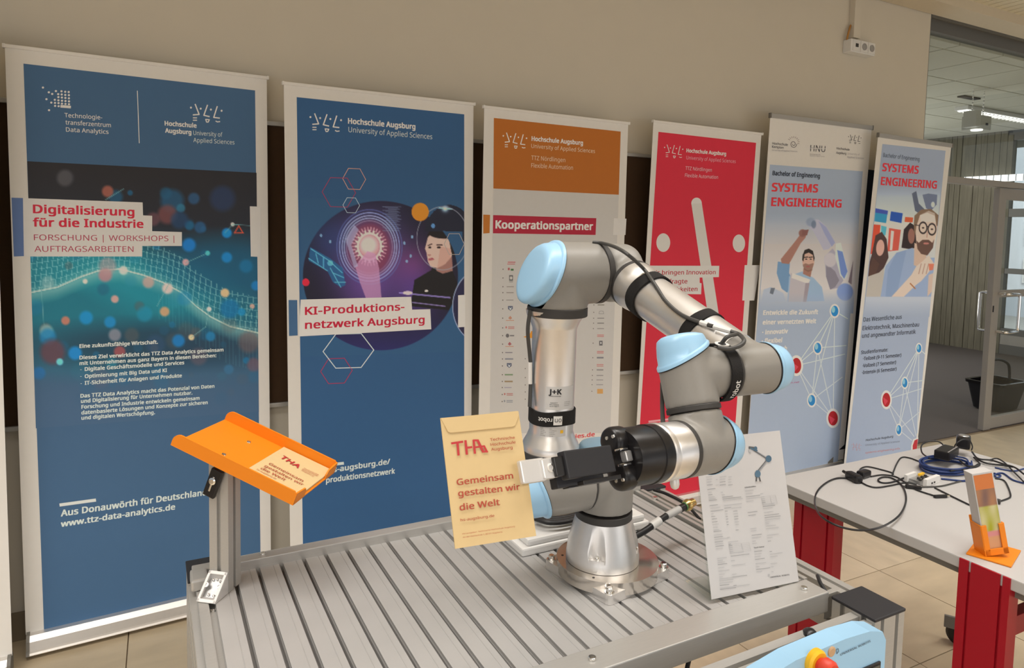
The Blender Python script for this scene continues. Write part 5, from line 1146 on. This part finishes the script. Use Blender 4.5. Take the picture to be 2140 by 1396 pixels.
for a_, b_, wd, col in (((490, 180), (600, 250), 2.6, rs_), ((492, 186), (600, 256), 1.6, rg_), ((600, 262), (530, 350), 3.4, rs_), ((596, 258), (524, 346), 1.4, rg_), ((460, 165), (505, 170), 4.5, rg_), ((470, 172), (520, 190), 3.6, rb_), ((465, 195), (468, 178), 3.8, (.2, .2, .2)), ((526, 350), (520, 385), 7.5, rb_), ((518, 385), (514, 425), 3.0, rg_), ((535, 385), (546, 425), 2.6, rg_), ((510, 428), (560, 430), 1.4, (.5, .46, .44))): S3.line(g(*a_), g(*b_), wd, col, 2)
S3.ell(*g(608, 252), 6.2, 7.2, rb_, 3); S3.ell(*g(525, 368), 6, 7.4, (.09, .17, .25), 3); S3.ell(*g(466, 192), 3, 3.4, (.45, .45, .46), 3); S3.ell(*g(508, 172), 3.6, 4, rb_, 3)
S3.finish()

# ------------------------------------------------------------------ small things on the bench
wb = thing('control_box', tb(.87, 1.27, .8), 'flat white plastic box lying on the slats behind the robot base', 'box')
def tbx(x0, x1, y0, y1, z0, z1, m, par, nm, bev=.004): return MB().box(tb((x0+x1)/2, (y0+y1)/2, (z0+z1)/2), (x1-x0, y1-y0, z1-z0), TW, bev).build(nm, m, par)
tbx(.700, 1.045, 1.235, 1.395, .8005, .818, M['white'], wb, 'base'); tbx(.715, 1.035, 1.24, 1.385, .818, .834, M['white'], wb, 'lid', .006)
cl = MB()
for k in range(3): cl.tube([onz(x, y+k*4, .846+.004*k) for x, y in ((1118, 1075), (1150, 1084), (1190, 1080), (1225, 1066), (1245, 1050), (1225, 1045), (1180, 1052), (1130, 1062), (1118, 1075))], .006)
cl = cl.build('coiled_cable', M['cable']); tag(cl, 'black cable coiled on the flat white box behind the robot base', 'cable')
bc_ = thing('robot_cable', onz(1335, 1120, .83), 'thick black robot cable with white labels leading from the base to a green ringed plug', 'cable')
K = [at(1325, 1122, 1.44), at(1350, 1108, 1.455), at(1375, 1090, 1.475), at(1400, 1074, 1.50), at(1420, 1064, 1.52)]
MB().tube(K, .0068, 12).build('sheath', M['cable'], bc_)
MB().tube([K[1]+(K[2]-K[1])*.45, K[2]+(K[3]-K[2])*.15], .0088, 12, 1).build('cable_label', M['white'], bc_); MB().tube([K[3]-(K[3]-K[2])*.3, K[4]], .0080, 12, 1).build('cable_label', mat('grey_sleeve', (.55, .54, .53), .4), bc_)
MB().tube([K[4], K[4]+(K[4]-K[3])*.55], .0085, 14, 1).build('plug', M['black'], bc_); MB().tube([K[4]+(K[4]-K[3])*.50, K[4]+(K[4]-K[3])*.62], .0098, 14, 1).build('plug_ring', mat('green_ring', (.12, .28, .10), .4), bc_)
P_ = K[4]+(K[4]-K[3])*.8
MB().lathe(P_-(K[4]-K[3])*.2, nrm(K[4]-K[3]), [(0, .010), (.006, .013), (.012, .013), (.014, .010), (.03, .009)], 18).build('socket', M['brass'], bc_)
pt = MB().tube([tb(1.213, 1.42, .80), tb(1.205, 1.36, .812), tb(1.215, 1.30, .806), tb(1.21, 1.24, .79)], .004).build('flat_cable', M['cable']); tag(pt, 'black cable on the rear right corner of the workbench', 'cable')
pt = MB().tube([tb(1.175, .853, .800), tb(1.186, .875, .806), tb(1.204, .895, .806), tb(1.216, .905, .800)], .0038).build('flat_cable', M['cable']); tag(pt, 'black cable crossing the frame beside the front right post cap', 'cable')
pt = MB().tube([onx(1448, 1354, 1.05), onx(1442, 1372, 1.03), onx(1436, 1396, 1.0), onx(1430, 1430, 1.0)], .005).build('hanging_cable', M['cable']); tag(pt, 'black cable hanging below the front edge of the workbench', 'cable')

# teach pendant hooked on the front beam
tp = thing('teach_pendant', tb(.95, .725, .66), 'light blue teach pendant with screen and red emergency stop hanging on the front beam', 'control panel')
px_, pz_, py_ = EX, nrm(EZ+EY*.12), nrm(EY-EZ*.12)
def pp(x, z, y=0): return tb(x, .728, .62)+pz_*(z-.62)+py_*y
ol = [(.79, .50), (1.128, .50), (1.133, .52), (1.131, .800), (1.120, .818), (1.085, .828), (1.02, .832), (.90, .829), (.83, .818), (.795, .796), (.782, .76)]
o3 = pp(0, 0); 
MB().prism([(x-0, z) for x, z in ol], tb(0, .735, 0)-pz_*0+np.array([0, 0, 0]), EX, EZ, -EY, .035).build('housing', M['blue'], tp, sharp=25)
MB().box(tb(.985, .6985, .665), (.262, .004, .205), TW, .002).build('bezel', M['black'], tp); MB().box(tb(.985, .6965, .665), (.252, .003, .195), TW).build('screen', M['screen'], tp)
es = onplane(1700, 1380, tb(0, .70, 0), EY); MB().lathe(es, -EY, [(0, .021), (.008, .021), (.012, .018)], 28).build('stop_collar', M['yellow'], tp)
MB().lathe(es-EY*.010, -EY, [(0, .011), (.008, .012), (.010, .0165), (.022, .0165), (.027, .013), (.028, .004)], 28).build('stop_button', M['redbtn'], tp)
bt = onplane(1737, 1361, tb(0, .70, 0), EY); MB().lathe(bt, -EY, [(0, .0085), (.002, .0085), (.003, .006)], 22).build('power_button', M['tan'], tp)
S4 = Sheet(tb(1, .6998, .7), -EY, tp); S4.text('UNIVERSAL ROBOTS', (1755, 1370), (1818, 1341), 4.5, (.06, .09, .13), .01); S4.ring([(1747, 1357), (1751, 1355), (1752, 1361), (1748, 1366), (1747, 1357)], 1, (.06, .09, .13), 2); S4.finish()

# ================================================================== WHITE TABLE WITH RED LEGS
wt_ = thing('table', (2.2, .5, 0), 'white table with broad red steel legs at the right of the workbench', 'table')
MB().box((2.208, .40, .7055), (.915, 2.256, .029), W3, .003).build('tabletop', M['tabletop'], wt_)
MB().box((2.208, .40, .680), (.875, 2.22, .022), W3).build('frame_rail', M['darkgrey'], wt_)
for y in (1.395, .885):
    flush = y < 1
    x0 = 1.7465 if flush else 1.79; zt = .7205 if flush else .669; hw = .057 if flush else .073
    pf = [(-hw, 0), (-hw, .04), (hw, .04), (hw, 0), (hw*.62, 0), (hw*.62, .006), (hw*.52, .006), (hw*.52, 0), (-hw*.62, 0), (-hw*.62, .006), (-hw*.72, .006), (-hw*.72, 0)]
    MB().prism(pf, (x0, y, .0), WY, WX, EZ, zt-.002).build('leg', M['red'], wt_)
    if flush: MB().prism(pf, (2.62, y-.15, .0), WY, WX*-1, EZ, .669).build('leg', M['red'], wt_)
MB().box((2.2, .885, .55), (.72, .03, .05), W3, .002).build('cross_beam', M['red'], wt_)
for x, y in ((1.751, 1.05), (1.751, 1.16)): MB().lathe((1.777, y, .680), -WX, [(0, .004), (.001, .003)], 10).build('screw', M['black'], wt_)
# caster near the floor
cw_ = onz(2000, 1325, .04)
ct_ = thing('caster', (cw_[0], cw_[1], 0), 'dark wheel with a small grey bracket on the floor beside the near red leg', 'wheel')
MB().lathe(cw_-WX*.012, WX, [(0, .026), (.004, .037), (.010, .040), (.020, .040), (.026, .037), (.030, .026)], 32).build('wheel', M['black'], ct_)
MB().box(onz(1988, 1300, .085), (.012, .045, .045), (nrm(WX+WY*.6), nrm(WY-WX*.6), EZ), .002).build('bracket', M['darkgrey'], ct_)
# brochure stand
s1 = nrm(np.array([.30, -.954, 0])); s2 = np.array([-s1[1], s1[0], 0]); c0_ = np.array([1.776, .943, .7205])
os_ = thing('brochure_stand', c0_+s1*.045+s2*.06, 'bright orange brochure stand at the near corner of the white table', 'brochure holder')
MB().box(c0_+s1*.046+s2*.062+EZ*.002, (.092, .124, .004), (s1, s2, EZ), .001).build('base_plate', M['orange'], os_)
d1_ = nrm(np.array([-.48, -.87, 0])); d2_ = np.array([-d1_[1], d1_[0], 0])
lu = nrm(EZ-d2_*.20-d1_*.06); tk = nrm(d1_-lu*np.dot(d1_, lu)); wd_ = nrm(np.cross(lu, tk)); wd_ = wd_ if np.dot(wd_, d2_) > 0 else -wd_
b0 = np.array([1.799, .910, .7245])-tk*.040
MB().box(b0+tk*.018+wd_*.0015+lu*.038, (.042, .003, .076), (tk, wd_, lu), .0008).build('side_cheek', M['orange'], os_)
MB().box(b0+tk*.018+wd_*.0565+lu*.038, (.042, .003, .076), (tk, wd_, lu), .0008).build('side_cheek', M['orange'], os_)
MB().box(b0-tk*.0015+wd_*.029+lu*.045, (.003, .058, .09), (tk, wd_, lu), .0008).build('back_plate', M['orange'], os_)
for k in (.008, .051): MB().box(b0+tk*.0385+wd_*k+lu*.038, (.003, .013, .076), (tk, wd_, lu), .0008).build('front_lip', M['orange'], os_)
MB().box(b0+tk*.0385+wd_*.029+lu*.008, (.003, .058, .016), (tk, wd_, lu), .0008).build('front_lip', M['orange'], os_)
bq = thing('brochures', b0+tk*.018+wd_*.029+lu*.004, 'stack of folded brochures with orange and green covers standing in the orange holder', 'brochures')
MB().box(b0+tk*.018+wd_*.029+lu*.105, (.034, .050, .20), (tk, wd_, lu), .001).build('stack', M['paper'], bq)
S5 = Sheet(b0+tk*.0352, tk, bq)
def cov(fx, fz): return b0+tk*.0356+wd_*(.0055+fx*.047)+lu*(.008+fz*.194)
cm = MB().add([cov(0.02, .80), cov(.98, .80), cov(.98, .99), cov(.02, .99)], [[0, 1, 2, 3]]); cm.uvn = 1; cm.build('cover_print', cmat((.62, .19, .05)), bq)
nx, nz = 16, 34
vs = [cov(.02+.96*i/nx, .02+.78*j/nz) for j in range(nz+1) for i in range(nx+1)]
me = bpy.data.meshes.new('cover_picture'); me.from_pydata([tuple(p-origin(bq)) for p in vs], [], [[j*(nx+1)+i, j*(nx+1)+i+1, (j+1)*(nx+1)+i+1, (j+1)*(nx+1)+i] for j in range(nz) for i in range(nx)])
at_ = me.color_attributes.new('print', 'FLOAT_COLOR', 'POINT'); cols = []
for j in range(nz+1):
    for i in range(nx+1):
        z_ = j/nz; t = sin(i*.55+1)*.6+sin(i*.35-j*.35)*.4
        if z_ < .22: cc_ = (.62, .32, .16)
        elif z_ < .32: cc_ = (.62, .25, .25)
        elif z_ < .72: cc_ = (.48+.12*t, .46+.1*t, .15+.15*t)
        else: cc_ = (.30+.1*t, .15+.04*t, .09)
        cols += [*cc_, 1]
at_.data.foreach_set('color', cols); me.materials.append(VC); o = bpy.data.objects.new('cover_picture', me); C.objects.link(o); o.parent = bq

# ------------------------------------------------------------------ cable heap on the white table
TZ = .7205
def cab(nm, pts, r, m, label, cat='cable', group=None, z=.0):
    o = MB().tube([onz(p[0], p[1], TZ+r+z+(p[2] if len(p) > 2 else 0)) for p in pts], r, 8).build(nm, m); tag(o, label, cat, group); return o
f3 = lambda x, y, h=0: (1640+x/4.28, 900+y/4.28, h)
loop = [(570, 425), (470, 425), (380, 460), (300, 530), (268, 620), (290, 720)]
P1 = [onz(*f3(*p)[:2], TZ+.003+.0*i) for i, p in enumerate(loop[:5])]
P1 += [ony(*f3(290, 720)[:2], 1.17), ony(*f3(370, 800)[:2], 1.10), ony(*f3(500, 860)[:2], 1.06), ony(*f3(650, 890)[:2], 1.04), ony(*f3(800, 880)[:2], 1.03), onz(*f3(930, 830)[:2], TZ+.02), onz(*f3(1030, 750)[:2], TZ+.012), onz(*f3(1080, 650)[:2], TZ+.003), onz(*f3(1080, 560)[:2], TZ+.003), onz(*f3(1040, 480)[:2], TZ+.003), onz(*f3(960, 425)[:2], TZ+.003), onz(*f3(880, 415)[:2], TZ+.003), onz(*f3(835, 440)[:2], TZ+.003), onz(*f3(870, 465)[:2], TZ+.003), onz(*f3(960, 460)[:2], TZ+.003), onz(*f3(1100, 410)[:2], TZ+.003)]
o = MB().tube(P1, .0026, 8).build('looped_cable', M['cable']); tag(o, 'thin black cable whose big loop hangs over the front edge of the white table', 'cable')
cab('power_cable', [f3(680, 460), f3(750, 495), f3(830, 508), f3(950, 490), f3(1080, 465), f3(1180, 480)], .0024, M['cable'], 'thin black cable sagging right of the two black plugs')
cab('power_cable', [f3(665, 380), f3(680, 340), f3(740, 322), f3(850, 345), f3(955, 375), f3(970, 390)], .0024, M['cable'], 'thin black cable arching from the two black plugs to the left')
cab('power_cable', [f3(960, 400), f3(1000, 300), f3(1045, 240), f3(1120, 245), f3(1200, 275)], .0024, M['cable'], 'thin black cable peaking behind the plugs toward the blue coil')
cab('power_cable', [f3(770, 410), f3(880, 395), f3(1000, 415), f3(1100, 480), f3(1180, 530), f3(1330, 580)], .0024, M['cable'], 'thin black cable ending in the slim dark connector mid table')
cab('power_cable', [f3(1340, 510), f3(1500, 590), f3(1655, 665)], .0024, M['cable'], 'thin black cable running straight to the orange brochure stand')
cab('power_cable', [f3(1220, 505), f3(1400, 495), f3(1560, 455), f3(1640, 440)], .0024, M['cablegrey'], 'grey cable curving in front of the white circuit box')
def blk(nm, p, d, yaw, m, label, cat, bev=.004, z=0):
    e = np.array([cos(yaw), sin(yaw), 0]); f_ = np.array([-sin(yaw), cos(yaw), 0]); P_ = onz(p[0], p[1], TZ)
    t_ = thing(nm, P_+EZ*z, label, cat); MB().box(P_+EZ*(d[2]/2+z), d, (e, f_, EZ), bev).build('housing', m, t_); return t_, P_, e, f_
t_, P_, e_, f_ = blk('power_plug', f3(615, 450), (.055, .028, .026), 1.3, M['black'], 'left one of the two black plugs on the white table', 'plug', .008); MB().tube([P_+EZ*.012+e_*.02, P_+EZ*.014+e_*.05], .005, 8, 1).build('strain_relief', M['black'], t_)
t_, P_, e_, f_ = blk('power_plug', f3(705, 418), (.052, .026, .024), .1, M['black'], 'right one of the two black plugs on the white table', 'plug', .008); MB().tube([P_+EZ*.012-e_*.02, P_+EZ*.014-e_*.045], .005, 8, 1).build('strain_relief', M['black'], t_)
t_, P_, e_, f_ = blk('connector', f3(1390, 600), (.042, .010, .009), -.35, M['black'], 'slim dark connector at the end of a thin cable mid table', 'plug', .003); MB().tube([P_+EZ*.005+e_*.02, P_+EZ*.005+e_*.03], .003, 8, 1).build('tip', M['chrome'], t_)
t_, P_, e_, f_ = blk('connector', f3(1150, 520), (.045, .013, .011), -.7, M['black'], 'small dark connector below the white circuit box', 'plug', .003); MB().tube([P_+EZ*.005-e_*.02, P_+EZ*.005-e_*.03], .003, 8, 1).build('tip', M['dark'], t_)
t_, P_, e_, f_ = blk('circuit_box', f3(1310, 480), (.085, .012, .024), .12, M['white'], 'white open circuit box with chips in front of the blue cable coil', 'electronics', .001)
for k in (-.01, .006): MB().box(P_-f_*.0065+e_*k+EZ*.008, (.006, .003, .005), (e_, f_, EZ)).build('port', M['dark'], t_)
MB().box(P_+f_*.028+EZ*.006, (.080, .044, .010), (e_, f_, EZ), .001).build('circuit_board', M['castdark'], t_); MB().box(P_+f_*.055-e_*.02+EZ*.012, (.06, .010, .022), (e_, f_, EZ), .001).build('rear_wall', M['white'], t_)
for k in range(6): MB().box(P_+f_*(.02+.01*(k % 2))+e_*(-.03+.011*k)+EZ*.014, (.008, .007, .006), (e_, f_, EZ), .0005).build('chip', M['dark'], t_)
MB().box(P_+f_*.045+e_*.03+EZ*.014, (.03, .008, .006), (e_, f_, EZ), .0005).build('yellow_strip', M['yellow'], t_)
cen = onz(*f3(1440, 345)[:2], TZ); rs = random.Random(2); pts = []
for i_ in range(84):
    t = i_*pi/6; k = i_/12; r1 = .085-.005*(k % 3); pts.append(cen+np.array([r1*1.25*cos(t)+rs.uniform(-.003, .003), r1*.78*sin(t)+rs.uniform(-.003, .003), .0035+.0033*k]))
o = MB().tube(pts, .0028, 8, 4).build('network_cable', M['bluecable']); tag(o, 'blue network cable coiled in many turns under the black power adapters', 'cable')
t_, P_, e_, f_ = blk('power_adapter', f3(1440, 300), (.105, .048, .030), .25, M['black'], 'long black power adapter lying on the blue cable coil', 'power adapter', .004, .026); MB().box(P_+EZ*.057-f_*.018, (.10, .003, .0012), (e_, f_, EZ)).build('label', M['greyink'], t_)
t_, P_, e_, f_ = blk('power_adapter', f3(1590, 215), (.062, .045, .045), .5, M['black'], 'cube shaped black power adapter with glossy top behind the long one', 'power adapter', .010, .026); MB().lathe(P_+EZ*.071, EZ, [(0, .017), (.002, .015)], 18).build('badge', M['castdark'], t_)
cab('adapter_cable', [f3(1300, 250), f3(1230, 200), f3(1225, 130, .02), f3(1290, 95, .035), f3(1380, 100, .035), f3(1430, 150, .02), f3(1435, 215, .015)], .0026, M['cable'], 'black cable forming the left hoop above the power adapters', z=.02)
cab('adapter_cable', [f3(1510, 180), f3(1530, 120, .03), f3(1590, 80, .045), f3(1650, 85, .045), f3(1678, 140, .02), f3(1670, 175)], .0022, M['cable'], 'black cable forming the hoop over the cube shaped adapter', z=.03)
cab('adapter_cable', [f3(1675, 190), f3(1730, 250), f3(1850, 265), f3(1960, 300), f3(2060, 330), f3(2140, 390)], .0030, M['cable'], 'black cable running from the cube adapter to the right border', z=.012)
cab('adapter_cable', [f3(1690, 240), f3(1800, 290), f3(1950, 310), f3(2040, 325)], .0030, M['cable'], 'short black cable right of the adapters crossing the others', z=.004)
cab('adapter_cable', [f3(1830, 262), f3(1900, 250), f3(1970, 290), f3(2050, 370), f3(2140, 460)], .0026, M['cable'], 'black cable swinging wide toward the lower right border', z=.006)
cab('adapter_cable', [f3(1880, 425), f3(1960, 445), f3(2000, 510), f3(2020, 580), f3(2000, 605), f3(1930, 630)], .0024, M['cable'], 'bent black cable right of the orange brochure stand')
cab('adapter_cable', [f3(1480, 360), f3(1560, 345), f3(1640, 350), f3(1700, 330), f3(1745, 300), f3(1700, 250)], .0030, M['cable'], 'black cable curled in front of the long power adapter', z=.02)
cab('adapter_cable', [f3(1560, 260), f3(1620, 310), f3(1690, 320), f3(1730, 300)], .0030, M['cable'], 'short black cable lying right of the long power adapter', z=.03)
cab('network_cable', [f3(1870, 380), f3(1930, 400), f3(1900, 420), f3(1880, 395), f3(1950, 380), f3(2040, 440), f3(2140, 470)], .0028, M['bluecable'], 'blue network cable curling behind the orange brochure stand')
cab('network_cable', [f3(1400, 430), f3(1500, 440), f3(1600, 450), f3(1680, 440)], .0030, M['bluecable'], 'blue network cable end in front of the coil')
cab('network_cable', [f3(1880, 330), f3(1970, 350), f3(2060, 360), f3(2140, 340)], .0026, M['bluecable'], 'blue network cable running back to the right border')
t_, P_, e_, f_ = blk('connector', f3(1905, 650), (.02, .014, .012), .4, M['dark'], 'small dark connector right of the orange brochure stand', 'plug', .003); MB().tube([P_+EZ*.006+e_*.01, P_+EZ*.006+e_*.018], .003, 8, 1).build('tip', M['chrome'], t_)
